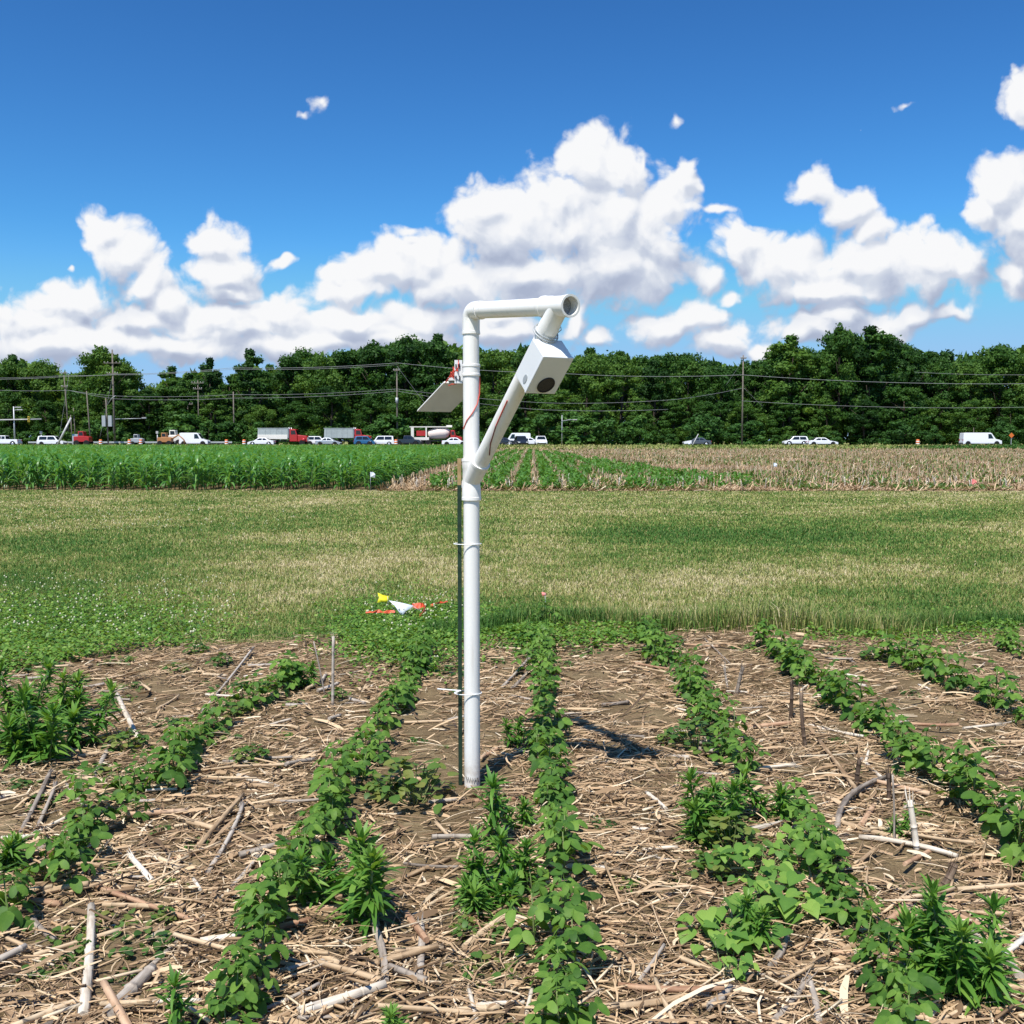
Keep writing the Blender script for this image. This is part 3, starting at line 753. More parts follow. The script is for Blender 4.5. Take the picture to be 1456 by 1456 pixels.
# heart-leaved vines
def heart(seed):
    random.seed(seed); mb = MB(); L = U01(.05, .06)
    mb.tube([(0, -.035, -.03), (0, -.015, -.008), (0, 0, 0)], .0013, 4, cap=False, val=.8)
    add_leaf(mb, (0, 0, 0), 0, U01(-.5, -.1), U01(-.2, .2), L, L * .98, U01(.25, .95), 'heart', .12, U01(.1, .35))
    return mb.mesh('leaf', M['glory'])
HE = [heart(k) for k in range(6)]
def vine(px, py, rad, n, lab, s0=1.0):
    q = G(px, py); root = tag(empty('morning_glory_vine', (q.x, q.y, relief(q.x, q.y))), lab, 'weed', 'heart-leaved vines in the bean row')
    mb = MB()
    for i in range(n):
        a, r_ = U01(0, 6.28), rad * math.sqrt(U01(.03, 1))
        p = Vector((r_ * math.cos(a), r_ * math.sin(a) * .9, U01(.035, .10) * (1.2 - .5 * r_ / rad)))
        new_obj('leaf', random.choice(HE), root, p, (U01(-.1, .25), U01(-.25, .25), math.pi + random.gauss(0, .7)), s0 * U01(.55, 1.08))
        mb.tube([(p.x * .2, p.y * .2, .0), (p.x * .6, p.y * .6, .03), p + Vector((0, .03, -.03))], .0014, 4, cap=False)
    mb.build('vine_stem', M['soy_stem'], root)
random.seed(31)
vine(1045, 1345, .14, 42, 'pale green vine with heart-shaped leaves spreading over bare soil at the patch front', 1.0)
vine(1120, 1310, .13, 40, 'heart-leaved vine climbing into the beans, middle of the patch', 1.05)
vine(1075, 1260, .14, 40, 'darker heart-leaved vine at the back of the patch', .9)
vine(1140, 1230, .11, 22, 'heart-leaved vine crowding the bean row behind the patch', .8)
vine(1030, 1400, .085, 16, 'small heart-leaved seedling cluster at the front tip of the patch', .7)
# broad-leaved weeds with small leaves
def weed_mesh(seed, n, rad, h):
    random.seed(seed); mb = MB(); st = MB()
    for i in range(n):
        a, r_ = U01(0, 6.28), rad * math.sqrt(U01(0, 1)); z = h * U01(.25, 1) * (1 - .5 * (r_ / rad) ** 2)
        p = Vector((r_ * math.cos(a), r_ * math.sin(a), z)); L = U01(.02, .036)
        add_leaf(mb, p, U01(0, 6.28), U01(-.5, .4), U01(-.4, .4), L, L * .8, U01(0, 1), 'ovate', .15, .2)
        if i % 4 == 0: st.tube([(p.x * .2, p.y * .2, -.005), p], .0016, 4, cap=False)
    return mb.mesh('foliage', M['weed']), st.mesh('stem', M['soy_stem'])
WM = [weed_mesh(1, 90, .10, .13), weed_mesh(2, 60, .07, .09), weed_mesh(3, 40, .09, .04)]
WEEDS = [(590,1150,1.5,0,'bushy dark weed with small rounded leaves at the foot of the white post'),(545,1140,1.0,1,'weed against the beans beside the bushy dark weed'),
 (355,1095,1.0,1,'dark green leafy weed below the patchy row near the reddish stalk'),(335,1025,1.0,1,'broad-leaved weed in the patchy row near the thin standing stalk'),(990,1075,1.2,0,'weed reaching out from the bean row towards the tip of the post shadow'),(950,1065,.8,1,'weed at the very tip of the post shadow'),
 (1040,1225,1.1,0,'yellowing weed between horseweed and vine patch'),(1010,1260,.9,1,'reddish weed on the near edge of the vine patch'),
 (410,965,.9,2,'low weed patch by the thin standing stalk'),(330,985,.9,2,'low weed among straw behind the patchy row'),(150,1010,.8,2,'low weed behind the pale lying stalk'),
 (860,925,1.1,2,'low bright weed patch at the grass edge beyond the post'),(830,935,1.0,2,'low weed beside the bean row end at the grass edge'),(890,918,1.0,2,'low weed farthest along the grass edge beyond the post'),(720,925,1.0,2,'low weed at the grass edge behind the post'),
 (150,1330,.9,2,'yellow-green low weed beside the pale upright stalk'),(210,1360,.9,2,'low weed between the pale upright and long grey stalks'),(95,1345,.7,2,'three-leaved small weed on dark soil'),
 (885,1270,.6,2,'lone seedling weed on straw between the two bean rows'),(700,1340,.6,2,'pale seedling weed on bare soil near the bean row'),(690,1395,.9,2,'cluster of pale seedlings on bare soil'),(660,1340,.6,1,'pale weed at the foot of the low bushy horseweed'),
 (1180,1440,.6,2,'tiny weed on bare brown soil at the bottom edge'),(1310,970,.8,2,'yellow-green weed between the outer rows'),(1400,1070,.8,2,'small weed in the straw between the two outer rows'),(1190,1060,.5,2,'seedling beside the yellow leaning stalk'),
 (60,960,1.3,2,'low weed at the clover edge'),(170,950,1.2,2,'low weed along the clover edge, nearer the straw'),(280,935,1.0,1,'pale leafy weed at the grass edge'),(240,1040,.9,2,'trailing weed left of the patchy row'),(1150,1015,.6,2,'seedling weed by the dark standing stubs')]
for i_, (px, py) in enumerate([(40,985),(110,975),(190,985),(250,960),(315,955),(370,985),(130,1110),(180,1075),(300,1060),(420,1010),(480,1000),(60,1150),(20,1130),(120,1370),(180,1400),(60,1400),(235,1320),(640,965),(670,955),(740,940),(800,950),(915,935),(960,925),(1060,930),(1180,935),(1240,945),(1300,930),(1380,940)]):
    WEEDS.append((px, py, (.75 + .06 * (i_ % 9)) * (.5 if py > 1300 else 1), (2, 1, 2)[i_ % 3], ('low spreading weed between the straw and clover' if py < 1000 and px < 500 else 'small weed amid the straw on the horseweed side' if px < 500 else 'low weed along the ragged grass edge')))
random.seed(41)
for (px, py, s_, k, lab) in WEEDS:
    q = G(px, py); o = empty('broadleaf_weed', (q.x, q.y, relief(q.x, q.y) - .002), U01(0, 6.28)); o.scale = (s_,) * 3
    new_obj('foliage', WM[k][0], o); new_obj('stem', WM[k][1], o)
    tag(o, lab, 'weed', 'broad-leaved weeds in the bean field')

for k in range(46):
    y = 2.2 + 4.4 * U01(0, 1); x = U01(-1, 1) * (.5 * y); x = x if k % 2 else -abs(x)
    if y > edge_y(x): continue
    o = empty('seedling_weed', (x, y, relief(x, y) - .004), U01(0, 6.28)); o.scale = (U01(.3, .7),) * 3; new_obj('foliage', WM[2][0], o); new_obj('stem', WM[2][1], o)
    tag(o, 'scattered tiny weed seedling low in the straw between the bean rows', 'weed', 'tiny weed seedlings')
# ------------------------------------------------------------------ corn residue
def stalk_mesh(L, r, seed, bend=.02, nodes=True, sides=7, split=False, flat=1.0):
    random.seed(seed); mb = MB(); path, rad = [], []
    n = 7; b = Vector((U01(-1, 1), U01(-1, 1), 0)) * bend * L * 4
    nodes_at = [U01(.1, .25) + k * U01(.28, .36) for k in range(3)] if nodes else []
    ts = sorted(set([i / n for i in range(n + 1)] + [min(.98, x + d) for x in nodes_at for d in (-.012, 0, .012)]))
    for t in ts:
        path.append(Vector((0, 0, t * L)) + b * t * (1 - t)); k = 1.0
        if any(abs(t - x) < .003 for x in nodes_at): k = 1.22
        rad.append(r * k * (1.05 - .15 * t) * (1 + U01(-.05, .05)))
    mb.tube(path, rad, sides, squash=flat)
    if split:
        for k in range(5):
            a = U01(0, 6.28); p = path[-1]; o = Vector((math.cos(a), math.sin(a), 0))
            mb.tube([p - Vector((0, 0, .03)) + o * r * .7, p + o * r * U01(.9, 2) + Vector((0, 0, U01(.01, .05)))], [r * .3, r * .08], 4, squash=.4)
    return mb
def put_stalk(name, me_or_mb, mat, a, b, lab, cat, group):
    d = b - a; o = me_or_mb.build(name, mat) if isinstance(me_or_mb, MB) else new_obj(name, me_or_mb)
    o.location = a; o.rotation_euler = d.to_track_quat('Z', 'X').to_euler(); return tag(o, lab, cat, group)
def gp_(px, py, r):
    q = G(px, py, .03); q.z = relief(q.x, q.y) + r; return q
STALKS = [ # ends in the picture, radius, material, lift of far end, bend, split, label
 (118,1452,130,1297,.0125,'st_white',.05,.01,0,'thick pale upright-looking stalk lying towards the camera at the lower corner'),
 (166,987,200,1060,.012,'st_white',.02,.01,0,'short thick bleached stalk lying beside the clump of horseweed'),
 (155,1450,217,1383,.0165,'st_grey',.0,.01,0,'thick grey stalk butt at the bottom end of the long grey stalk'),
 (215,1375,368,1225,.010,'st_grey',.03,.05,1,'long frayed grey stalk slanting across the straw'),
 (287,1010,360,930,.009,'st_grey',.10,.02,1,'grey stalk slanting up near the grass edge'),
 (440,1080,528,958,.008,'st_tan',.03,.02,0,'long slender tan stalk slanting across the straw short of the post'),
 (128,1120,157,1060,.010,'st_grey',.03,.01,0,'short grey stalk leaning below the bleached stalk'),
 (22,1195,72,1105,.011,'st_grey',.04,.02,1,'bundle-like frayed grey stalk at the picture edge'),
 (45,1190,80,1120,.009,'st_grey',.05,.02,1,'second frayed grey stalk of the bundle at the picture edge'),
 (138,1262,282,1312,.008,'st_red',.01,.03,0,'reddish bent stalk lying below the patchy row'),
 (275,1108,350,1118,.008,'st_tan',.01,.01,0,'tan stalk lying flat beside the dark leafy weed'),
 (338,1105,398,1118,.010,'st_white',.01,.01,0,'pale cracked stalk beside the dark leafy weed'),
 (424,1442,548,1407,.0125,'st_white',.02,.01,0,'thick pale stalk lying at the bottom edge between the rows'),
 (660,1138,757,1135,.0075,'st_red',.0,.01,0,'slim tan stalk lying level just in front of the post foot'),
 (715,975,752,940,.011,'st_grey',.05,.01,1,'grey split stalk leaning behind the post'),
 (728,978,757,950,.009,'st_grey',.03,.01,0,'second grey stalk of the pair behind the post'),
 (595,1395,599,1320,.012,'st_grey',.01,.02,1,'flat grey husk lying towards the camera on straw'),
 (548,1400,520,1303,.011,'st_grey',.01,.04,1,'grey tapering stalk below the bright leaning horseweed'),
 (1165,1053,1226,1135,.009,'st_tan',.02,.03,0,'yellowish stalk leaning across the straw beyond the stubs'),
 (1190,1180,1262,1112,.0135,'st_grey',.04,.09,1,'thick curved grey stalk beyond the vine patch'),
 (1222,1190,1362,1222,.009,'st_white',.01,.03,0,'long pale stalk lying level below the white standing stub'),
 (1283,1302,1350,1280,.011,'st_tan',.02,.02,0,'tan stalk butt lying by the dark stub near the picture edge'),
 (1100,1452,1150,1395,.012,'st_grey',.02,.05,1,'frayed grey husk at the bottom edge below the vine patch'),
 (1165,1455,1150,1395,.009,'st_grey',.02,.03,1,'second frayed grey husk at the bottom edge'),
 (1382,1330,1450,1395,.013,'st_grey',.02,.09,0,'thick curved grey stalk by the large corner horseweed'),
 (1400,1375,1470,1330,.012,'st_white',.03,.03,1,'pale frayed stalk crossing the curved one at the picture edge'),
 (920,1128,947,1152,.011,'st_white',.02,.01,1,'short pale husk lying between the two bean rows'),
 (998,905,1038,946,.0035,'st_grey',.06,.01,0,'thin grey twig slanting near the grass edge'),
 (560,1248,640,1222,.007,'st_tan',.01,.02,0,'dark-edged tan stalk lying in front of the post'),
 (575,1310,660,1258,.006,'st_tan',.01,.03,0,'slender tan stalk beside the low bushy horseweed'),
 (660,1345,735,1295,.009,'st_tan',.02,.02,0,'mottled stalk lying beside the bean row foot'),
 (1115,985,1178,992,.008,'st_white',.01,.02,0,'pale stalk lying beside the dark standing stubs'),
 (1150,1030,1228,1045,.0075,'st_white',.01,.02,0,'pale slim stalk lying beneath the leafy row'),
 (285,1340,372,1330,.010,'st_white',.01,.02,0,'pale split stalk lying below the frayed grey stalk'),
 (395,1385,465,1370,.009,'st_grey',.01,.02,1,'grey stalk lying under the beans at the bottom'),
 (1225,1080,1260,1115,.008,'st_white',.02,.01,0,'white stalk lying beside the small dark stub'),
 (280,1210,345,1140,.012,'st_tan',.05,.02,1,'tan stalk butt with torn grey sheath in the middle of the straw'),
 (295,1240,345,1150,.010,'st_grey',.06,.03,1,'torn grey sheath lying on the tan stalk butt'),
 (35,1190,110,1155,.008,'st_white',.01,.02,0,'bleached stalk lying near the frayed bundle'),
 (95,1115,125,1150,.009,'st_grey',.01,.02,1,'grey stalk beside the short leaning stalk'),
 (1385,1285,1440,1270,.010,'st_tan',.01,.02,0,'tan stalk lying near the picture edge above the curved stalks'),
 (900,965,985,1000,.007,'st_tan',.0,.02,0,'tan stalk lying between the middle rows near the grass'),
 (870,1195,960,1190,.008,'st_tan',.0,.02,0,'level tan stalk lying between the middle rows'),
]
for i, (xa, ya, xb, yb, r_, mt, lift, bend, split, lab) in enumerate(STALKS):
    a, b = gp_(xa, ya, r_ * .9), gp_(xb, yb, r_ * .9); b.z += lift * .35
    put_stalk('corn_stalk', stalk_mesh((b - a).length, r_, 500 + i, bend, r_ > .006, 7, bool(split), .7 if split else 1), M[mt], a, b, lab, 'dry stalk', 'dry corn stalks lying in the field')
STAND = [ # base px,py, top px,py, radius, mat, label
 (473,1005,474,905,.0075,'st_grey','straight thin grey stalk standing near the grass edge'),
 (462,985,446,912,.004,'st_grey','thinner crooked stalk standing beside the straight grey one'),
 (1124,1022,1126,968,.0085,'st_dark','dark standing stub, farther of the pair by the leafy row'),
 (1146,1060,1139,985,.0085,'st_dark','dark standing stub, nearer of the pair by the leafy row'),
 (1218,1115,1222,1080,.009,'st_dark','low dark stub standing beside the yellow leaning stalk'),
 (1304,1208,1293,1138,.010,'st_white','white peeling stub standing over the long pale stalk'),
 (1271,1200,1269,1102,.0035,'st_grey','thin grey-green upright stalk beside the white stub'),
 (1265,1135,1264,1100,.009,'st_dark','short dark stub behind the thin upright stalk'),
 (1340,1258,1358,1228,.012,'st_dark','thick dark leaning stub near the picture edge'),
 (1046,987,1056,948,.010,'st_grey','grey shredded stump standing near the grass edge'),
 (1035,975,1030,950,.006,'st_grey','small splinter standing beside the shredded stump')]
for i, (xa, ya, xb, yb, r_, mt, lab) in enumerate(STAND):
    a = gp_(xa, ya, -.01); b = AT(xb, yb, a.y + .01)
    put_stalk('corn_stub', stalk_mesh((b - a).length, r_, 700 + i, .02, r_ > .005, 7, r_ > .005), M[mt], a, b, lab, 'stub', 'old corn stubs standing in the field')
random.seed(51)
KIT = []
for k in range(14):
    L, r_ = U01(.08, .30), U01(.0045, .0105)
    KIT.append((L, r_, stalk_mesh(L, r_, 800 + k, U01(.0, .05), r_ > .007, 6, k % 3 == 0, .65 if k % 3 == 0 else 1).mesh('corn_stalk', M[('st_tan', 'st_grey', 'st_tan', 'st_white', 'st_red', 'st_grey', 'st_tan')[k % 7]])))
def view_x(y): return .5 * y + .15
for k in range(290):
    y = 2.15 + 4.6 * U01(0, 1) ** 1.25; x = U01(-1, 1) * view_x(y)
    if k > 150: x = (abs(x) * .7 + view_x(y) * .3) * (-1 if k % 2 else 1)
    if y > edge_y(x) - .15: continue
    ki = random.randrange(14); L, r_, me = KIT[ki]; az = random.gauss(0, .75) + (0 if U01(0, 1) < .5 else math.pi)
    h = relief(x, y) + r_ + U01(.0, .012)
    a = Vector((x, y, h)); b = a + Vector((math.cos(az) * L, math.sin(az) * L, U01(-.01, .03) * (L / .2)))
    tone = ('tan', 'grey', 'tan', 'bleached', 'reddish', 'grey', 'tan')[ki % 7] + (' split' if ki % 3 == 0 else '') + (' thick' if r_ > .0078 else ' thin') + (' long' if L > .19 else ' short')
    col_ = (x / y * 1456 + 728); side = 'beyond the patchy row' if col_ < 330 else 'left of the post' if col_ < 640 else 'beside the middle row' if col_ < 900 else 'near the vine patch row' if col_ < 1180 else 'among the outer rows'
    put_stalk('corn_stalk', me, None, a, b, tone + ' dry stalk lying ' + side + (', grass end' if y > 4.6 else ', near side'), 'dry stalk', 'loose broken stalk pieces')

# fine straw: flat shreds and thin sticks, nobody could count them
def straw(n, seed):
    g = np.random.default_rng(seed)
    y = 1.85 + 5.5 * g.random(n) ** 1.15; x = (g.random(n) * 2 - 1) * (.53 * y + .3)
    ey = np.array([edge_y(a) for a in x]); keep = y < ey + .12 * g.standard_normal(n)
    dens = np.array([mnoise.noise(Vector((a * 1.35, b * 1.35, 20.0))) + .5 * mnoise.noise(Vector((a * 3.6, b * 3.6, 4.0))) for a, b in zip(x, y)])
    keep &= (dens > -.30) | (g.random(n) < .3)
    x, y = x[keep], y[keep]; n = len(x)
    z0 = np.array([relief(a, b) for a, b in zip(x, y)])
    return g, x, y, z0, n
def flat_straw(count, seed, Lm, wm, wmax, mean, lab):
    g, x, y, z0, n = straw(count, seed)
    L = np.clip(g.lognormal(math.log(Lm), .55, n), .015, .26); w = np.clip(g.lognormal(math.log(wm), .6, n), .0015, wmax)
    az = g.normal(0, .95, n); pit = g.normal(.03, .14, n); bend = g.normal(0, .35, n)
    lift = np.abs(g.normal(.004, .010, n)) + .003
    V = np.zeros((n, 8, 3))
    roll = g.normal(0, .5, n)
    for j, t_ in enumerate((-.5, -.17, .17, .5)):
        a_ = az + bend * t_
        cx, cy = x + np.cos(a_) * L * t_, y + np.sin(a_) * L * t_
        cz = z0 + lift + np.sin(pit) * L * (t_ + .3) + .12 * L * (.25 - t_ * t_)
        ww = w * (1.0 if j in (1, 2) else .55)
        for s_, q in ((0, -1), (1, 1)):
            V[:, j * 2 + s_, 0] = cx - np.sin(a_) * ww * q * .5 * np.cos(roll); V[:, j * 2 + s_, 1] = cy + np.cos(a_) * ww * q * .5 * np.cos(roll)
            V[:, j * 2 + s_, 2] = np.maximum(cz + np.sin(roll) * ww * q * .5, z0 - .002)
    base = (np.arange(n) * 8)[:, None, None]
    F = (base + np.array([[0, 1, 3, 2], [2, 3, 5, 4], [4, 5, 7, 6]])[None]).reshape(-1, 4)
    val = np.repeat(np.clip(g.normal(mean, .25, n), 0, 1), 8)
    o = new_obj('straw', bulk('straw', V.reshape(-1, 3), F, val, M['straw']))
    tag(o, lab, 'straw', kind='stuff')
flat_straw(60000, 3, .058, .0033, .015, .50, 'shredded tan straw and husk litter covering the soil between the bean rows')
flat_straw(2400, 6, .075, .0085, .019, .40, 'wide curled scraps of dry corn leaf lying flat among the straw')
g, x, y, z0, n = straw(6000, 9)   # clods and crumbs of earth
r_ = np.clip(g.lognormal(math.log(.0055), .5, n), .002, .02); V = np.zeros((n, 6, 3))
for k, d_ in enumerate(((1, 0, 0), (0, 1, 0), (-1, 0, 0), (0, -1, 0), (0, 0, .8), (0, 0, -.6))):
    j_ = g.uniform(.6, 1.25, n); V[:, k] = np.stack([x + d_[0] * r_ * j_ + g.normal(0, .2, n) * r_, y + d_[1] * r_ * j_ + g.normal(0, .2, n) * r_, z0 + r_ * .3 + d_[2] * r_ * j_], 1)
F = ((np.arange(n) * 6)[:, None, None] + np.array([[0, 1, 4], [1, 2, 4], [2, 3, 4], [3, 0, 4], [1, 0, 5], [2, 1, 5], [3, 2, 5], [0, 3, 5]])[None]).reshape(-1, 3)
tag(new_obj('soil_clods', bulk('soil_clods', V.reshape(-1, 3), F, np.zeros(n * 6), M['soil'])), 'small clods and crumbs of brown earth between the straw', 'soil', kind='stuff')
g, x, y, z0, n = straw(7000, 5)
L = np.clip(g.lognormal(math.log(.08), .5, n), .03, .24); r_ = np.clip(g.lognormal(math.log(.0027), .35, n), .0013, .006)
az = g.normal(0, .9, n); pit = g.normal(.06, .14, n); lift = np.abs(g.normal(.006, .010, n)) + r_
V = np.zeros((n, 8, 3)); dx, dy, dz = np.cos(az) * np.cos(pit), np.sin(az) * np.cos(pit), np.sin(pit)
for e_, t_ in ((0, -.4), (1, .6)):
    for k in range(4):
        a_ = k * math.pi / 2 + .6
        V[:, e_ * 4 + k, 0] = x + dx * L * t_ - np.sin(az) * r_ * math.cos(a_)
        V[:, e_ * 4 + k, 1] = y + dy * L * t_ + np.cos(az) * r_ * math.cos(a_)
        V[:, e_ * 4 + k, 2] = np.maximum(z0 + lift + dz * L * t_, z0 + r_ * .5) + r_ * math.sin(a_)
F = ((np.arange(n) * 8)[:, None, None] + np.array([[0, 1, 5, 4], [1, 2, 6, 5], [2, 3, 7, 6], [3, 0, 4, 7], [4, 5, 6, 7], [3, 2, 1, 0]])[None]).reshape(-1, 4)
o = new_obj('straw', bulk('straw', V.reshape(-1, 3), F, np.repeat(np.clip(g.normal(.55, .22, n), 0, 1), 8), M['straw']))
tag(o, 'thin broken straw sticks strewn over the soil between the bean rows', 'straw', kind='stuff')

# ------------------------------------------------------------------ grass strip
GREEN = [(1080,765,230,22,.9),(900,758,120,16,.8),(80,770,150,22,.8),(420,745,120,14,.55),(1330,735,120,10,.6),(660,742,70,14,.5),(1380,800,90,40,.35),(60,870,160,60,.9),(600,905,110,40,.85),(700,880,70,30,.7),(1400,840,90,30,.4),(1250,850,130,30,.45)]
DRY = [(780,760,60,25,.5),(1000,840,200,25,.12),(250,820,250,25,.35),(560,800,140,25,.3),(1400,700,120,10,.5)]
def grass(n, y0, y1, seed, wfun, lfun, pw):
    g = np.random.default_rng(seed)
    y = y0 + (y1 - y0) * g.random(n) ** pw; x = (g.random(n) * 2 - 1) * (.54 * y + .4)
    ey = np.array([edge_y(a) for a in x]); keep = y > ey + .06 * g.standard_normal(n)
    x, y, ey = x[keep], y[keep], ey[keep]; n = len(x)
    ns = np.array([mnoise.noise(Vector((a * .35, b * .45, 9.0))) * .8 + mnoise.noise(Vector((a * 1.3, b * 1.6, 2.0))) * .5 for a, b in zip(x, y)])
    v = .475 + ns * .44
    px = 728 + 1456 * x / y; py = 626.2 + 1456 * CAMH / y
    for lst, sg in ((GREEN, -1), (DRY, 1)):
        for (cx, cy, rx, ry, k) in lst:
            v += sg * .5 * k * np.exp(-(((px - cx) / rx) ** 2 + ((py - cy) / ry) ** 2))
    front = np.exp(-((y - ey) / .48) ** 2) * (x > -.6) 
    v -= front * .30
    v += .16 * np.sign(np.array([mnoise.noise(Vector((a * 3.1, b * 3.1, 31.0))) for a, b in zip(x, y)])) * g.random(n)
    v = np.clip(v + g.normal(0, .23, n), 0, 1)
    L = lfun(y) * g.uniform(.55, 1.3, n) * (1 + front * 3.4 * (.5 + .7 * np.clip(ns + .4, 0, 1))); w = wfun(y) * g.uniform(.7, 1.3, n)
    az = g.uniform(0, 2 * np.pi, n); ln = np.where(front > .4, g.uniform(.15, .8, n), g.uniform(.4, 1.6, n)); faz = az + g.normal(np.pi / 2, .5, n)
    V = np.zeros((n, 5, 3)); z = gzv(y) - .006
    V[:, 0] = np.stack([x - np.cos(faz) * w / 2, y - np.sin(faz) * w / 2, z], 1); V[:, 1] = np.stack([x + np.cos(faz) * w / 2, y + np.sin(faz) * w / 2, z], 1)
    mx, my, mz = x + np.cos(az) * L * .28 * ln, y + np.sin(az) * L * .28 * ln, z + L * .58
    V[:, 2] = np.stack([mx + np.cos(faz) * w * .4, my + np.sin(faz) * w * .4, mz], 1); V[:, 3] = np.stack([mx - np.cos(faz) * w * .4, my - np.sin(faz) * w * .4, mz], 1)
    V[:, 4] = np.stack([x + np.cos(az) * L * ln * .85, y + np.sin(az) * L * ln * .85, z + L * np.maximum(1.05 - .5 * ln, .3)], 1)
    b = (np.arange(n) * 5)[:, None, None]
    F = (b + np.array([[0, 1, 2], [0, 2, 3], [3, 2, 4]])[None]).reshape(-1, 3)
    return V.reshape(-1, 3), F, np.repeat(v, 5)
o = new_obj('grass', bulk('grass', *grass(300000, 5.0, 12.5, 1, lambda y: .0042 + .0006 * (y - 6), lambda y: .052 + 0 * y, 1.25), M['grass']))
tag(o, 'mown grass strip of mixed straw and green blades nearest the bean plot', 'grass', kind='stuff')
o = new_obj('grass', bulk('grass', *grass(260000, 12.5, 27.6, 2, lambda y: .009 + .0008 * (y - 12), lambda y: .052 + 0 * y, 1.1), M['grass']))
tag(o, 'mown grass strip reaching from mid-field to the corn', 'grass', kind='stuff')

# clover and ground weeds along the front of the grass
def clover(n, seed):
    g = np.random.default_rng(seed); X, Y, VV = [], [], []
    px = np.concatenate([g.uniform(-60, 390, n), g.normal(575, 55, n // 2), g.normal(690, 40, n // 6), g.uniform(720, 920, n // 8), g.uniform(1150, 1456, n // 8)])
    py = np.concatenate([g.uniform(845, 975, n) , g.normal(905, 26, n // 2), g.normal(900, 12, n // 6), g.normal(915, 9, n // 8), g.normal(905, 12, n // 8)])
    fall = np.clip((390 - px) / 260, 0, 1) * np.clip((py - 838) / 45, 0, 1)
    keep = (np.arange(len(px)) >= n) | ((py - 850 < (1 - np.clip(px, 0, 400) / 400 * .55) * 118) & (g.random(len(px)) < fall))
    px, py = px[keep], py[keep]; n = len(px)
    b = (py - 626.2) / 1456; y = CAMH / b; x = (px - 728) / 1456 * y
    z0 = np.array([relief(a, c) if c < edge_y(a) else 0 for a, c in zip(x, y)])
    z = z0 + g.uniform(.010, .07, n); s_ = g.uniform(.006, .013, n)
    az = g.uniform(0, 6.28, n); tx, ty = g.normal(0, .35, n), g.normal(0, .35, n)
    V = np.zeros((n, 6, 3))
    for k in range(6):
        a_ = az + k * math.pi / 3; dx, dy = np.cos(a_) * s_, np.sin(a_) * s_
        V[:, k] = np.stack([x + dx, y + dy, z + dx * tx + dy * ty], 1)
    F = (np.arange(n) * 6)[:, None] + np.arange(6)[None]
    return V.reshape(-1, 3), F, np.repeat(np.clip(g.normal(.5, .25, n), 0, 1), 6)
o = new_obj('clover', bulk('clover', *clover(26000, 4), M['clover']))
tag(o, 'low green clover and ground weeds along the front edge of the grass', 'clover', kind='stuff')
g = np.random.default_rng(8); n = 620
px = np.concatenate([g.uniform(-20, 330, n // 2), g.normal(590, 45, n // 4), g.uniform(0, 420, n // 4)]); py = np.concatenate([g.uniform(830, 920, n // 2), g.normal(885, 18, n // 4), g.uniform(725, 760, n // 4)])
y = CAMH * 1456 / (py - 626.2); x = (px - 728) / 1456 * y
mb = MB()
for a, b_ in zip(x, y):
    r_ = U01(.0045, .0085) * (1 + max(0, b_ - 9) * .05); z = U01(.05, .11)
    vs = [(a + r_ * math.cos(t_) * c_, b_ + r_ * math.sin(t_) * c_, z + h * r_) for h, c_ in ((-.6, .7), (.3, 1), (1.0, .45)) for t_ in (0, 1.26, 2.51, 3.77, 5.03)]
    mb.add(vs, [(j * 5 + k, j * 5 + (k + 1) % 5, (j + 1) * 5 + (k + 1) % 5, (j + 1) * 5 + k) for j in (0, 1) for k in range(5)] + [(10, 11, 12, 13, 14)], U01(0, 1), True)
m, t = new_mat('clover_flower'); finish(t, ramp(t, attr_v(t), [(0, (.36, .40, .20)), (1, (.66, .62, .46))]), .8, .1); M['clover_fl'] = m
tag(mb.build('clover_flowers', M['clover_fl']), 'small whitish clover heads dotted through the grass', 'clover flowers', kind='stuff')

# marking flags lying in the grass
def flag_sheet(name, mat, pts, lab, wire=None, wmat=None):
    root = tag(empty(name, pts[0][0]), lab, 'flag'); o = pts[0][0]
    mb = MB(); rows = len(pts); k = len(pts[0])
    mb.add([p - o for r in pts for p in r], [(i * k + j, i * k + j + 1, (i + 1) * k + j + 1, (i + 1) * k + j) for i in range(rows - 1) for j in range(k - 1)], smooth=True)
    sh = mb.build('flag_cloth', mat, root); md = sh.modifiers.new('thickness', 'SOLIDIFY'); md.thickness = .002
    if wire: mb = MB(); mb.tube([p - o for p in wire], .002, 5); mb.build('wire_pin', wmat or M['steel'], root)
    return root
def fg(px, py, z): return G(px, py, z)
Yf = G(545, 868, 0).y
flag_sheet('marking_flag', M['yellow'], [[AT(537,843,Yf), AT(544,846,Yf+.05), AT(553,848,Yf)], [AT(539,850,Yf-.02), AT(545,852,Yf), AT(552,853,Yf)], [AT(536,857,Yf-.05), AT(543,856,Yf-.02), AT(551,857,Yf)]],
           'crumpled yellow marking flag leaning in the grass beside the white one', [AT(551,848,Yf), AT(553,870,Yf)])
Yw = G(570, 884, 0).y
flag_sheet('marking_flag', M['flag_white'], [[AT(553,854,Yw+.02), AT(570,857,Yw+.05), AT(588,861,Yw)], [AT(561,861,Yw), AT(573,864,Yw+.03), AT(583,866,Yw)], [AT(567,870,Yw-.02), AT(572,876,Yw), AT(577,869,Yw)]],
           'creased white marking flag lying between the yellow flag and orange tape', [AT(587,862,Yw), AT(600,870,Yw)])
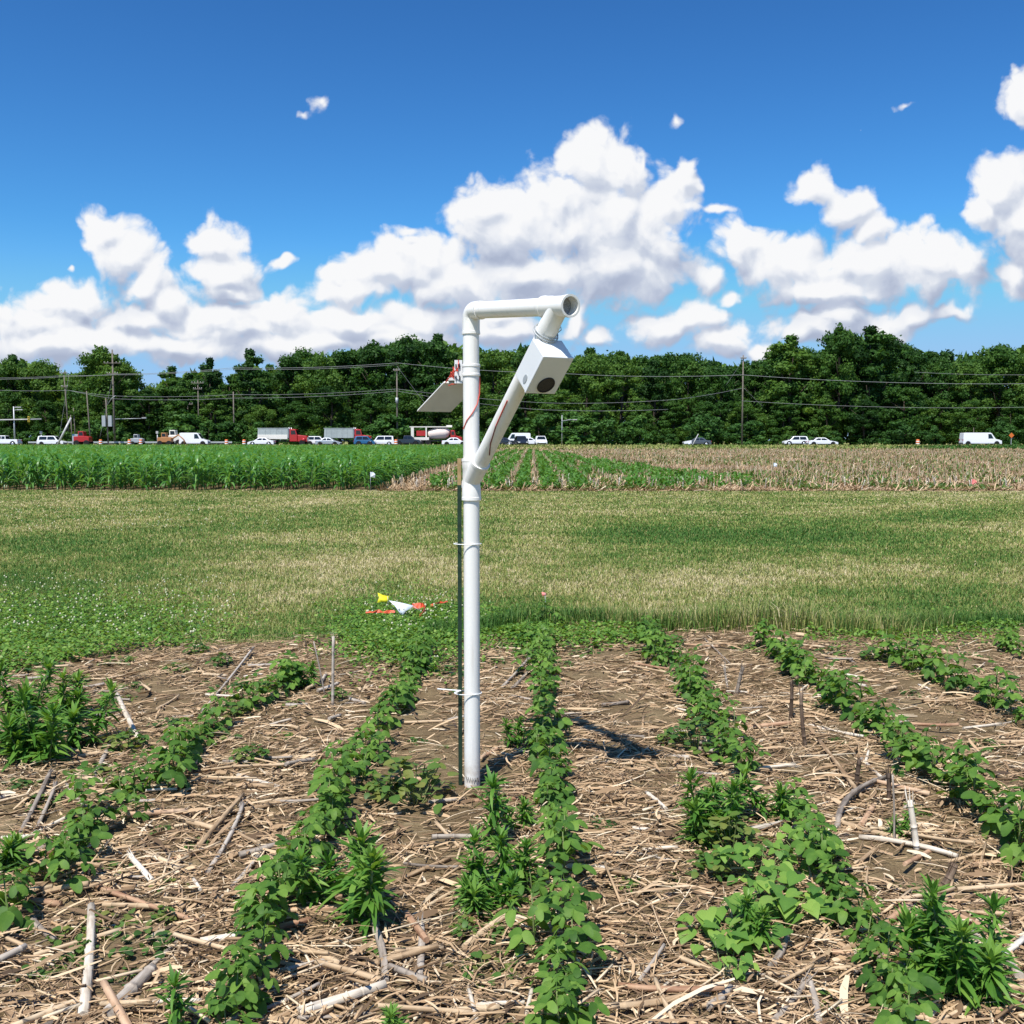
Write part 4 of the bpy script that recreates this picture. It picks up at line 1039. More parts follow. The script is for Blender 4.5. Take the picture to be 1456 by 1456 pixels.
def tape(pts, lab, wd=.020):
    root = tag(empty('orange_tape', pts[0]), lab, 'tape', 'orange marking tape on the grass'); mb = MB(); n = len(pts); vs = []
    for i, p in enumerate(pts):
        q = p - pts[0]; w_ = wd * U01(.6, 1.1); vs += [q + Vector((0, -w_ * .4, -w_ * .4 + U01(-.006, .006))), q + Vector((U01(-.01, .01), w_ * .4, w_ * .5 + U01(-.006, .006)))]
    mb.add(vs, [(2 * i, 2 * i + 1, 2 * i + 3, 2 * i + 2) for i in range(n - 1)]); o = mb.build('tape_strip', M['flag_orange'], root)
    o.modifiers.new('thickness', 'SOLIDIFY').thickness = .002
    return root
random.seed(61)
tape([fg(520 + i * 5.2, 870 + U01(-1.6, 1.6), .07) for i in range(9)], 'frayed orange tape lying on the grass, the end beside the yellow flag')
tape([fg(586 + i * 4, 862 + U01(-1.5, 1.5) + (4 if i > 4 else 0), .08) for i in range(6)] + [fg(601 + U01(-1, 1), 874, .06), fg(597, 875, .06)], 'bunched orange tape knot next to the white flag', .034)
tape([fg(612 + i * 5, 859 + U01(-1.6, 1.6) - i * .6, .06) for i in range(6)], 'thin orange tape end trailing towards the white post')
mb = MB(); Yp = G(774, 872, 0).y
flag_sheet('marking_flag', M['flag_pink'], [[AT(770,842,Yp), AT(776,843,Yp+.02)], [AT(771,847,Yp), AT(777,847,Yp)]], 'tiny faded pink flag on a wire in the grass beyond the bean row', [AT(775,843,Yp), AT(776,874,Yp)])

# ------------------------------------------------------------------ corn field
def corn_mesh(seed):
    random.seed(seed); H = U01(.52, .64); st, mb = MB(), MB(); az = U01(0, 6.28)
    st.tube([(0, 0, -.02), (0, 0, H * .5), (U01(-.02, .02), 0, H)], [.013, .011, .006], 5)
    for i in range(10):
        t = .12 + .88 * i / 9; L = (.62 - .18 * abs(t - .55) * 2) * U01(.85, 1.1); a = az + (math.pi if i % 2 else 0) + random.gauss(0, .45)
        up = .75 + .45 * t; n = 6; w = .078 * U01(.8, 1.2); vs = []
        x_, z_ = 0.0, H * t; ang = up
        for j in range(n + 1):
            f = j / n; ww = w * (.55 + .9 * f) if f < .35 else w * (1 - ((f - .35) / .65) ** 1.6) * .93
            ww = max(ww, .003); sd = Vector((-math.sin(a), math.cos(a), 0)); c_ = Vector((math.cos(a) * x_, math.sin(a) * x_, z_))
            vs += [c_ - sd * ww / 2 + Vector((0, 0, ww * .18)), c_, c_ + sd * ww / 2 + Vector((0, 0, ww * .18))]
            x_ += math.cos(ang) * L / n; z_ += math.sin(ang) * L / n; ang -= U01(.22, .42) * (1.25 - .3 * t)
        mb.add(vs, [(3 * j + q, 3 * j + q + 1, 3 * j + q + 4, 3 * j + q + 3) for j in range(n) for q in (0, 1)], U01(.1, .9), True)
    return st, mb
CM = [corn_mesh(k) for k in range(8)]
CMst = [a.mesh('stalk', M['corn_stem']) for a, b in CM]; CMlf = [b.mesh('foliage', M['corn']) for a, b in CM]
random.seed(71)
spots = []
rows = [-3.95 - .76 * k for k in range(0, 75)]
for r_ in rows:
    y = 27.6 + U01(-.25, .25)
    while y < 112:
        x = r_ + .020 * (y - 27) + random.gauss(0, .03)
        if abs(x) < .52 * y + 1.5: spots.append((y, x))
        y += .20 * U01(.8, 1.3) * (1 if y < 40 else (1.6 if y < 65 else 2.8))
spots.sort()
for (y, x) in spots[:300]:
    k = random.randrange(8); o = tag(empty('corn_plant', (x, y, -.004), U01(0, 6.28)), 'young green corn plant at the front of the cornfield, facing the mown grass', 'corn', 'corn plants along the front of the field')
    s_ = U01(.92, 1.18); o.scale = (s_, s_, s_); new_obj('stalk', CMst[k], o); new_obj('foliage', CMlf[k], o)
arrs = []
for st, lf in CM:
    Vq = np.array(lf.v); Fq = np.array(lf.f); Aq = np.array(lf.a); arrs.append((Vq, Fq, Aq))
Vl, Fl, Al, off = [], [], [], 0
for (y, x) in spots[300:]:
    Vq, Fq, Aq = arrs[random.randrange(8)]; a = U01(0, 6.28); s_ = U01(.95, 1.2); c_, d_ = math.cos(a) * s_, math.sin(a) * s_
    Vn = np.stack([Vq[:, 0] * c_ - Vq[:, 1] * d_ + x, Vq[:, 0] * d_ + Vq[:, 1] * c_ + y, Vq[:, 2] * s_ + gz(y)], 1)
    Vl.append(Vn); Fl.append(Fq + off); Al.append(np.clip(Aq + U01(-.15, .15), 0, 1)); off += len(Vq)
print('corn', len(spots))
o = new_obj('corn', bulk('corn', np.concatenate(Vl), np.concatenate(Fl), np.concatenate(Al), M['corn'], True))
tag(o, 'dense young cornfield stretching back from the front rows towards the road', 'cornfield', kind='stuff')

# ------------------------------------------------------------------ middle plot: beans and corn stubble
g = np.random.default_rng(12)
def leaf_cloud(px_, cx, cy, cz, s_, g, tilt=.6):
    n = len(cx); az = g.uniform(0, 6.28, n); t1, t2 = g.normal(0, tilt, n), g.normal(0, tilt, n); V = np.zeros((n, 4, 3))
    for k, (a, b) in enumerate(((1, 0), (0, .75), (-1, 0), (0, -.75))):
        dx = (np.cos(az) * a - np.sin(az) * b) * s_; dy = (np.sin(az) * a + np.cos(az) * b) * s_
        V[:, k] = np.stack([cx + dx, cy + dy, cz + dx * t1 + dy * t2], 1)
    return V.reshape(-1, 3), (np.arange(n) * 4)[:, None] + np.arange(4)[None]
X, Y, Zz = [], [], []
random.seed(81)
for k in range(12):
    x0 = -2.15 + .80 * k
    y1 = (112, 118, 118, 118, 110, 105, 100, 88, 62, 45, 36, 31)[k]
    y = 27.6 + (1.2 if k > 8 else 0)
    while y < y1:
        x = x0 + .020 * (y - 27)
        if mnoise.noise(Vector((x * .5, y * .13, 5))) > -.20 - (.14 if 1 < k < 8 else 0):
            n = 30 if y < 45 else 16; sz = .22
            X += list(x + g.normal(0, .09 + .035 * (k % 3), n)); Y += list(y + g.uniform(-.15, .15, n)); Zz += list(gz(y) + np.abs(g.normal(0, .5, n)).clip(0, 1) * .36 + .03)
        y += .26 if y < 45 else .5
X, Y, Zz = map(np.array, (X, Y, Zz)); n = len(X)
V, F = leaf_cloud(None, X, Y, Zz, g.uniform(.035, .06, n) * (1 + (Y > 45) * .5), g)
o = new_obj('soybeans', bulk('soybeans', V, F, np.repeat(np.clip(g.normal(.55, .22, n), 0, 1), 4), M['horse']))
tag(o, 'bright green rows of young soybeans in the plot beyond the grass', 'soybean rows', kind='stuff')
# sparse green weeds in the stubble
n = 70000; Y = 27.5 + 110 * g.random(n) ** 1.6; X = -2 + (g.random(n)) * (.55 * Y + 2)
ns = np.array([mnoise.noise(Vector((a * .4, b * .09, 13))) for a, b in zip(X, Y)]); keep = ns > -.22
X, Y = X[keep], Y[keep]; n = len(X)
V, F = leaf_cloud(None, X, Y, gzv(Y) + g.uniform(.01, .10, n), g.uniform(.025, .05, n) * (1 + Y / 60), g)
o = new_obj('ground_weeds', bulk('ground_weeds', V, F, np.repeat(g.random(n), 4), M['weed']))
tag(o, 'low green weeds scattered through the dry stubble field', 'weeds', kind='stuff')
# dry litter on the stubble field
n = 60000; Y = 27.0 + 108 * g.random(n) ** 1.7; X = -3.5 + g.random(n) * (.55 * Y + 3.8)
L = g.uniform(.08, .28, n) * (1 + Y / 100); w = g.uniform(.007, .018, n) * (1 + Y / 60); az = g.uniform(0, 6.28, n); up = np.abs(g.normal(.1, .35, n))
dx, dy, dz = np.cos(az) * np.cos(up) * L, np.sin(az) * np.cos(up) * L, np.sin(up) * L; z = gzv(Y) + .01
V = np.zeros((n, 4, 3)); sx_, sy_ = -np.sin(az) * w / 2, np.cos(az) * w / 2
V[:, 0] = np.stack([X - sx_, Y - sy_, z], 1); V[:, 1] = np.stack([X + sx_, Y + sy_, z + w * .3], 1); V[:, 2] = np.stack([X + dx + sx_, Y + dy + sy_, z + dz + w * .3], 1); V[:, 3] = np.stack([X + dx - sx_, Y + dy - sy_, z + dz], 1)
F = (np.arange(n) * 4)[:, None] + np.arange(4)[None]
o = new_obj('straw', bulk('straw', V.reshape(-1, 3), F, np.repeat(np.clip(g.normal(.43, .22, n), 0, 1), 4), M['straw']))
tag(o, 'dry corn trash spread over the stubble field beyond the grass', 'straw', kind='stuff')
# standing stubble: nearest ones as individuals
random.seed(91)
SM = [stalk_mesh(.26, .012, 900 + k, .05, True, 5, k % 2 == 0).mesh('corn_stubble', M[('st_tan', 'st_grey', 'st_white', 'st_tan')[k % 4]]) for k in range(6)]
ss = []
for k in range(110):
    x0 = (-3.3, -2.75, -1.75, -.95)[k] if k < 4 else -1.75 + .8 * (k - 2)
    y = 27.7 + U01(0, .3)
    while y < 128:
        x = x0 + .02 * (y - 27)
        if abs(x) < .53 * y + 1: ss.append((y, x + random.gauss(0, .06), x0))
        y += U01(.15, .55) * (1 if y < 50 else 2.2) * (.8 if x0 < -1.2 else 1 if x0 > 7 else 1.1)
ss.sort()
for (y, x, x0) in ss[:290]:
    s_ = U01(.7, 1.35); o = new_obj('corn_stubble', random.choice(SM), None, (x, y, -.02), (random.gauss(0, .16), random.gauss(0, .16), U01(0, 6.28)), s_)
    w_ = 'along the corn border' if x0 < -1.5 else ('among the distant bean rows' if x0 < 7 else 'in the open stubble field')
    tag(o, 'dry corn stub standing ' + w_ + ' beyond the mown grass', 'stub', 'standing corn stubs ' + w_)
mb = MB()
n = len(ss) - 290; A_s = np.array([(y, x) for y, x, _ in ss[290:]]); Hh = g.uniform(.16, .36, n); ww = .012 + .00022 * A_s[:, 0]
lx, ly = g.normal(0, .05, n), g.normal(0, .05, n); V = np.zeros((n, 6, 3)); z = gzv(A_s[:, 0])
for k in range(3):
    a_ = k * 2.094; V[:, k] = np.stack([A_s[:, 1] + np.cos(a_) * ww, A_s[:, 0] + np.sin(a_) * ww, z - .01], 1); V[:, 3 + k] = np.stack([A_s[:, 1] + np.cos(a_) * ww * .7 + lx, A_s[:, 0] + np.sin(a_) * ww * .7 + ly, z + Hh], 1)
F = ((np.arange(n) * 6)[:, None, None] + np.array([[0, 1, 4, 3], [1, 2, 5, 4], [2, 0, 3, 5]])[None]).reshape(-1, 4)
o = new_obj('corn_stubble', bulk('corn_stubble', V.reshape(-1, 3), F, np.repeat(np.clip(g.normal(.68, .22, n), 0, 1), 6), M['straw']))
tag(o, 'rows of short dry corn stubs receding through the stubble field', 'stubble', kind='stuff')
print('stubs', len(ss))
# verge grass in front of the road and weedy strip at its right
n = 60000; Y = 133 + 33 * g.random(n); X = (g.random(n) * 2 - 1) * (.55 * Y)
V, F = leaf_cloud(None, X, Y, gzv(Y) + g.uniform(.0, .14, n), g.uniform(.08, .2, n), g, .9)
vv = np.clip(.50 + .3 * np.array([mnoise.noise(Vector((a * .05, b * .1, 1))) for a, b in zip(X, Y)]) + g.normal(0, .12, n), 0, 1)
o = new_obj('verge_grass', bulk('verge_grass', V, F, np.repeat(vv, 4), M['grass'])); tag(o, 'rough grass verge between the stubble and the road', 'grass', kind='stuff')
n = 15000; X = g.uniform(50, 92, n); Y = g.uniform(132, 143, n)
hh = .55 * (.6 + .5 * np.array([mnoise.noise(Vector((a * .4, b * .3, 1))) for a, b in zip(X, Y)])) * np.clip((X - 50) / 8, .2, 1)
V, F = leaf_cloud(None, X, Y, gzv(Y) + g.random(n) * hh, g.uniform(.08, .17, n), g, .9)
o = new_obj('undergrowth', bulk('undergrowth', V, F, np.repeat(np.clip(g.normal(.55, .25, n), 0, 1), 4), M['shrub'])); tag(o, 'dark green weedy strip at the edge of the stubble in front of the white van', 'undergrowth', kind='stuff')
# small field markers
def marker(px, py, ptop, mat, lab, w_px=6, Yd=None):
    Yd = Yd or G(px, py, 0).y; a, b = AT(px, py, Yd), AT(px, ptop, Yd); w = w_px / 1456 * Yd
    root = tag(empty('field_marker', (a.x, a.y, gz(Yd))), lab, 'flag', 'small marker flags in the far plots'); H = b.z - gz(Yd)
    mb = MB(); mb.tube([(0, 0, -.02), (0, 0, H)], .006, 5); mb.build('wire_pin', M['steel'], root)
    mb = MB(); mb.add([(0, 0, H), (w * .6, .01, H - .01), (w, -.01, H - w * .5), (w * .9, .02, H - w * 1.2), (0, 0, H - w)], [(0, 1, 2, 3, 4)]); f = mb.build('flag_cloth', mat, root)
    f.modifiers.new('thickness', 'SOLIDIFY').thickness = .004
marker(527, 702, 671, M['flag_white'], 'white marker flag at the corner of the cornfield', 7, 27.3)
marker(1100, 672, 658, M['flag_white'], 'white marker flag alone in the open stubble', 5)
marker(1381, 694, 681, M['flag_pink'], 'salmon pink marker flag in the stubble near the picture edge', 8)

# ------------------------------------------------------------------ trees
def crown_arrays(seed, H, Rr, base=.12, nl=26, per=230, leaf=.42, top=1.0, spiky=0.0):
    g = np.random.default_rng(seed); C, S = [], []
    for i in range(nl):
        t = (i + .5) / nl; h = base + (1 - base) * (t ** .9)
        prof = math.sin(math.pi * min(1, max(.05, (h * .86 + .10)))) ** .65
        a = g.uniform(0, 6.28); rr = Rr * prof * g.uniform(.25, .82) * (1 if t < .93 else .35)
        C.append((rr * math.cos(a), rr * math.sin(a), H * h * (.97 + .03 * g.uniform(-1, 1)) - (0 if t < .9 else .06 * H * g.random()))); S.append(Rr * g.uniform(.15, .38) * (1 - .35 * t))
    C, S = np.array(C), np.array(S); n = nl * per; ci = np.repeat(np.arange(nl), per)
    d = g.normal(0, 1, (n, 3)); d[:, 2] = d[:, 2] * .8 + .25; d /= np.linalg.norm(d, axis=1)[:, None]
    rad = S[ci] * g.uniform(.35, 1.12, n) ** .5 * (1 + spiky * np.maximum(d[:, 2], 0) * g.random(n))
    rad *= .86
    bump_ = 1 + .30 * np.sin(d[:, 0] * 9 + ci) * np.sin(d[:, 1] * 8 + ci * 2) + .15 * np.sin(d[:, 2] * 11 + ci)
    p = C[ci] + d * (rad * bump_)[:, None] * np.array([1.1, 1.1, .82]); p[:, 2] = np.maximum(p[:, 2], .15)
    nrm = d + g.normal(0, .55, (n, 3)); nrm /= np.linalg.norm(nrm, axis=1)[:, None]
    ref = g.normal(0, 1, (n, 3)); u = np.cross(nrm, ref); u /= np.linalg.norm(u, axis=1)[:, None]; v = np.cross(nrm, u)
    s_ = leaf * g.uniform(.5, 1.25, n)[:, None]
    V = np.stack([p + u * s_, p + v * s_ * .62 - nrm * s_ * .12, p - u * s_ * .9, p - v * s_ * .62 - nrm * s_ * .12], 1).reshape(-1, 3)
    F = (np.arange(n) * 4)[:, None] + np.arange(4)[None]
    val = np.clip(np.repeat(.5 + .16 * g.standard_normal(nl), per) + g.normal(0, .16, n), 0, 1)
    return V, F, np.repeat(val, 4)
def trunk_mb(seed, H, Rr):
    random.seed(seed); mb = MB(); r_ = .018 * H
    mb.tube([(0, 0, -.3), (.1, 0, H * .3), (U01(-.4, .4), U01(-.4, .4), H * .62), (U01(-.5, .5), 0, H * .85)], [r_ * 1.2, r_ * .85, r_ * .5, r_ * .15], 7)
    for k in range(6):
        a = U01(0, 6.28); z = H * U01(.25, .6)
        mb.tube([(0, 0, z), (math.cos(a) * Rr * .35, math.sin(a) * Rr * .35, z + H * .1), (math.cos(a) * Rr * .65, math.sin(a) * Rr * .65, z + H * .2)], [r_ * .5, r_ * .3, r_ * .1], 5)
    return mb
KINDS = []
for k, (Rr, base, nl, spk) in enumerate([(6.4, .05, 34, 0), (7.2, .08, 38, .2), (5.6, .04, 32, .5), (6.8, .10, 36, 0), (4.0, .10, 24, .8), (7.6, .05, 40, .15), (6.0, .05, 34, .35), (3.0, .08, 22, .9)]):
    V, F, v = crown_arrays(40 + k, 20, Rr, base, int(nl * 1.5), 300, .31, 1, spk + .25)
    KINDS.append((bulk('crown', V, F, v, M['tree']), trunk_mb(40 + k, 20, Rr).mesh('trunk', M['bark'])))
SKN = [(-80,505),(0,500),(40,496),(80,508),(110,520),(150,490),(185,505),(205,545),(235,525),(262,520),(300,508),(328,535),(357,496),(385,515),(430,487),(480,490),(520,481),(560,473),(620,469),(660,474),(700,487),(745,480),(790,490),(830,489),(870,491),(920,495),(960,491),(1010,499),(1060,507),(1090,500),(1125,477),(1160,488),(1192,458),(1232,464),(1275,476),(1320,486),(1370,492),(1415,478),(1470,482),(1540,478)]
def sky_y(px): return float(np.interp(px, [a for a, b in SKN], [b for a, b in SKN]))
def landmark(px):
    for lim, s_ in ((90, 'the signal arm'), (210, 'the tallest pole'), (300, 'the plain white van'), (375, 'the gap right of the van'), (450, 'the first red-cabbed tipper'), (540, 'the second red-cabbed tipper'), (660, 'the drum truck'), (710, 'the sensor post'), (800, 'the ambulance'), (930, 'the street lamp'), (1040, 'the two-tone car'), (1110, 'the lone pole'), (1200, 'the two white cars'), (1350, 'the orange-topped post'), (9999, 'the white panel van')):
        if px < lim: return s_
def tree(px, top_px, Yd, kind, adj, group, wscale=1.0, name='deciduous_tree', lab=None):
    q = AT(px, 626, Yd); H = (626.2 - top_px) * Yd / 1456 + CAMH - gz(Yd); s_ = H / 20.6
    o = tag(empty(name, (q.x, Yd, gz(Yd)), U01(0, 6.28)), lab or f'{adj} behind {landmark(px)}', 'tree', group)
    o.scale = (s_ * wscale, s_ * wscale, s_); new_obj('crown', KINDS[kind][0], o); new_obj('trunk', KINDS[kind][1], o); return o
random.seed(101)
SPECIAL = [(150,489,196,1,1.1,'broad dome-topped dark tree behind the tall crossarm pole'),(300,508,198,4,1.0,'narrow pointed tree standing free near the plain white van'),(328,528,204,7,1.0,'thin spindly tree beside the narrow pointed one'),(357,496,196,4,1.15,'narrow loose-topped tree left of the first tipper truck'),
 (1192,456,194,2,.75,'tallest tree of the wood, ragged top above the two white cars'),(1235,463,196,4,1.35,'forked-top tree beside the tallest tree of the wood'),(1122,476,195,4,1.35,'dark ragged tree beyond the lone pole, before the tallest tree'),(246,520,200,4,1.3,'bare-twigged light green tree between the poles'),(270,524,205,7,1.3,'thin-crowned tree just left of the narrow pointed one')]
for (px, ty, Yd, k, ws, lab) in SPECIAL: tree(px, ty, Yd, k, '', 'trees of the roadside wood', ws, lab=lab)
px = -70
ADJ = ['mid-green round-crowned tree', 'broad dark tree with heavy clumps', 'dense pointed tree', 'spreading dark tree', '', 'wide leafy tree', 'uneven light green tree']
i = 0
while px < 1545:
    k = random.choice([0, 1, 2, 3, 5, 6, 0, 6]); ty = sky_y(px) + U01(2, 16)
    if 205 < px < 345: ty += 14; k = random.choice([2, 6])
    tree(px, ty, U01(196, 206), k, ADJ[k] + ' in the front row', 'trees of the roadside wood', U01(.9, 1.1)); px += U01(36, 50)
px = -60
while px < 1545:
    k = random.choice([0, 1, 3, 5, 6]); ty = sky_y(px) + U01(0, 10) + (10 if 205 < px < 345 else 0)
    tree(px, ty, U01(214, 226), k, ADJ[k] + ' in the back row', 'trees at the back of the roadside wood', 1.0); px += U01(38, 52)
px = -50
while px < 1545:   # lower trees along the wood's edge
    k = random.choice([0, 2, 3, 5, 6]); ty = U01(540, 575)
    tree(px, ty, U01(189, 193), k, 'low young tree', 'young trees at the edge of the roadside wood', U01(1.2, 1.6), 'young_tree'); px += U01(42, 68)
# the dark depth of the wood behind the two tree rows
g = np.random.default_rng(77); n = 26000; X = g.uniform(-150, 150, n); Y = g.uniform(222, 246, n)
top = np.array([(626.2 - sky_y(728 + 1456 * a / b)) * b / 1456 for a, b in zip(X, Y)]) - 2.2
V, F = leaf_cloud(None, X, Y, gzv(Y) + g.random(n) ** .8 * np.maximum(top, 2), g.uniform(.5, .95, n), g, 1.0)
o = new_obj('forest', bulk('forest', V, F, np.repeat(np.clip(g.normal(.4, .2, n), 0, 1), 4), M['tree'])); tag(o, 'dense far depth of the wood seen between the tree crowns', 'wood', kind='stuff')
# shrubs along the road edge
SHK = []
for k in range(4):
    V, F, v = crown_arrays(60 + k, 4, 2.6, .0, 18, 170, .22, 1, .3); SHK.append((bulk('foliage', V, F, v, M['shrub']), trunk_mb(60 + k, 3.4, 1.8).mesh('stem', M['bark'])))
random.seed(111)
for i in range(58):
    px = -20 + i * 26 + U01(-9, 9); Yd = U01(184.5, 188); q = AT(px, 626, Yd); H = random.choice([1.4, 2, 2.6, 3.2, 4.4, 5.5]) * U01(.8, 1.15)
    if 1108 < px < 1120: H = 2
    o = tag(empty('roadside_shrub', (q.x, Yd, gz(Yd)), U01(0, 6.28)), ('tall ' if H > 3.6 else 'low ') + 'leafy shrub at the far road edge behind ' + landmark(px), 'shrub', 'shrubs along the far road edge')
    o.scale = (H / 4 * U01(.9, 1.4),) * 2 + (H / 4.2,); new_obj('foliage', SHK[i % 4][0], o); new_obj('stem', SHK[i % 4][1], o)
q = AT(1010, 626, 183); o = tag(empty('roadside_shrub', (q.x, 183.5, gz(183))), 'round bright green small tree standing by the dark two-tone car', 'shrub', 'shrubs along the far road edge'); o.scale = (1.35, 1.35, 1.35)
new_obj('foliage', SHK[1][0], o); new_obj('stem', SHK[1][1], o)

# ------------------------------------------------------------------ utility poles and lines
def upole(px, top, base_px, Yd, lab, arms=(), r=.15, lean=0, extras=None, mat='wood_pole'):
    a = AT(px, 626, Yd); z0_ = gz(Yd); H = AT(px, top, Yd).z - z0_
    root = tag(empty('utility_pole', (a.x, Yd, z0_)), lab, 'utility pole', 'utility poles along the road'); mb = MB()
    mb.tube([(0, 0, -.3), (lean * .5, 0, H * .5), (lean, 0, H)], [r, r * .85, r * .65], 8); mb.build('shaft', M[mat], root)
    for (fz, w) in arms:
        z = H * fz; mb = MB(); mb.box((lean * fz, -r - .05, z), (w, .10, .13)); ar = mb.build('crossarm', M['wood_pole'], root)
        mb = MB()
        for s_ in (-.46, -.25, .25, .46): mb.tube([(lean * fz + s_ * w, -r - .05, z + .05), (lean * fz + s_ * w, -r - .05, z + .26)], [.07, .05], 6)
        mb.build('insulator', M['insul'], ar)
    if extras: extras(root, H)
    return root, a.x, z0_ + H
def gear(root, H):
    mb = MB(); mb.tube([(0, -.35, H * .55), (0, -.35, H * .55 + 1.0)], .26, 10); mb.build('transformer', M['steel'], root)
def lampx(root, H):
    mb = MB(); mb.tube([(0, 0, H * .8), (1.2, -.3, H * .84), (2.0, -.3, H * .845)], .06, 6); a = mb.build('lamp_arm', M['steel'], root)
    mb = MB(); mb.box((2.3, -.3, H * .845), (.8, .3, .16)); mb.build('lamp_head', M['insul'], a)
upole(163, 497, 632, 184, 'tallest wooden pole with a wide crossarm near its top', [(.86, 3.0), (.75, 2.0)], .20)
upole(99, 529, 632, 186, 'dark pole with a short crossarm left of the tallest pole', [(.985, 1.4), (.80, 1.2)], .14, -.7)
upole(129, 556, 632, 183, 'plain bare wooden pole between the dark pole and the tallest one', [], .14, -.5)
def boxes(root, H):
    for dx in (-.55, .55): mb = MB(); mb.box((dx, -.3, H * .52), (.62, .4, 1.9)); mb.build('switch_cabinet', M['steel'], root)
    mb = MB(); mb.tube([(0, 0, H * .86), (.9, -.2, H * 1.0), (1.6, -.2, H * 1.05)], .05, 6); mb.build('guy_arm', M['steel'], root)
upole(154, 566, 634, 180.5, 'short pole carrying two grey cabinets beside the tallest pole', [], .15, -.25, boxes)
upole(108, 580, 632, 187, 'short dark pole close to the dark crossarm pole', [], .12, -.3)
upole(103, 590, 632, 185.5, 'stub pole leaning beside the short dark pole', [], .12, -.2)
upole(283, 541, 625, 188, 'pale pole with two crossarms behind the plain white van', [(.96, 2.2), (.87, 1.6)], .13, 0)
upole(268, 574, 622, 189, 'shorter pole with one top crossarm next to the double-crossarm pole', [(.985, 1.9)], .13)
upole(333, 557, 630, 187, 'dark plain pole in front of the spindly trees', [], .15)
upole(565, 524, 632, 184, 'dark pole with top gear between the tippers and the drum truck', [(.975, 1.2)], .17, 0, gear)
upole(1055, 505, 634, 166.5, 'lone tall pole right of the dark two-tone car', [(.965, .9)], .15)
upole(799, 590, 630, 184, 'slim grey pole holding a street lamp beyond the cars', [], .09, 0, lampx, 'steel')
upole(1384, 608, 632, 185, 'low thin post in the shadow of the wood near the panel van', [], .07, 0)
def line(pts, lab, r=.026, Yd=184):
    P3 = [AT(px, py, yd) for px, py, yd in pts]; mb = MB(); path = []
    for i in range(len(P3) - 1):
        a, b = P3[i], P3[i + 1]; sag = (b - a).length * .012
        for k in range(10): path.append(a.lerp(b, k / 10) - Vector((0, 0, sag * 4 * (k / 10) * (1 - k / 10))))
    path.append(P3[-1]); o0 = path[0]; o = mb.tube([p - o0 for p in path], r, 5).build('power_line', M['wire'], None, o0)
    tag(o, lab, 'power line', 'overhead lines along the road')
Yl = 183
line([(-40,539,Yl),(98,535,Yl),(163,532,Yl),(330,523,Yl),(565,516,Yl),(800,531,Yl),(1055,533,166.4),(1500,545,160)], 'upper thick line running the whole width past the pole tops', .034)
line([(-40,537,Yl),(98,533.5,Yl),(163,533,Yl),(330,525,Yl),(565,518.5,Yl)], 'line just under the upper thick line, ending at the middle pole')
line([(-40,553,Yl),(98,555,Yl),(163,563,Yl),(333,561,Yl),(565,553,Yl),(780,573,Yl),(960,568,175),(1055,552,166.4)], 'lower sagging line from the picture edge to the lone pole')
line([(98,555,Yl),(163,567,Yl),(333,566,Yl),(565,556,Yl),(760,582,Yl),(950,582,178)], 'lowest doubled line sagging below the middle pole')
line([(1055,570,166.4),(1500,578,160)], 'lower line leading off from the lone pole to the picture edge')
line([(1300,529,190),(1500,532,185)], 'faint short line against the dark trees at the picture edge', .025)
line([(565,521,Yl),(606,575,Yl)], 'guy wire slanting down from the middle pole', .022)
line([(1056,512,166.4),(1032,548,168)], 'guy wire slanting from the top of the lone pole', .022)
line([(1058,552,166.4),(1085,578,168)], 'short wire slanting off below the lone pole', .022)
line([(160,536,Yl),(142,622,Yl-1)], 'long guy wire from the tallest pole to the ground', .022)
line([(98,532,Yl),(84,622,Yl-1)], 'guy wire beside the dark crossarm pole', .022)
# leaning white post, signal arm, street lamps
def bar(name, a, b, r, mat, lab, cat):
    mb = MB(); mb.tube([Vector((0, 0, 0)), b - a], r, 8); o = mb.build(name, mat, None, a); return tag(o, lab, cat)
bar('leaning_pole', AT(79, 638, 165), AT(101, 594, 166), .17, M['insul'], 'thick pale pole leaning steeply in front of the dark poles', 'pole')
bar('leaning_post', AT(982, 638, 160), AT(993, 617, 160.5), .07, M['insul'], 'thin white post leaning in front of the dark two-tone car', 'post')
sg = AT(21, 626, 182); root = tag(empty('traffic_signal', (sg.x, 182, gz(182))), 'grey mast with a long pale signal arm and two lamps at the picture edge', 'traffic signal')
zz = lambda py: AT(21, py, 182).z - gz(182)
mb = MB(); mb.tube([(0, 0, -.2), (0, 0, zz(578))], [.16, .11], 8); mb.build('mast', M['steel'], root)
mb = MB(); mb.tube([(-3.5, -.3, zz(597.3)), (5.0, -.3, zz(596))], [.13, .10], 8); mb.build('signal_arm', M['insul'], root)
mb = MB(); mb.box((2.85, -.5, zz(596)), (.30, .25, 1.0)); s_ = mb.build('signal_head', M['yellow_sig'], root)
mb = MB(); [mb.tube([(2.85, -.63, zz(596) + dz), (2.85, -.66, zz(596) + dz)], .1, 10) for dz in (-.3, 0, .3)]; mb.build('signal_lens', M['black'], s_)
for py_, x_ in ((579, .95), (582.5, 1.2)):
    mb = MB(); mb.box((x_, -.2, zz(py_)), (1.0, .35, .16)); h = mb.build('lamp_head', M['insul'], root)
    mb = MB(); mb.tube([(0, 0, zz(py_) - .1), (x_ - .4, -.2, zz(py_))], .05, 6); mb.build('lamp_arm', M['steel'], h)
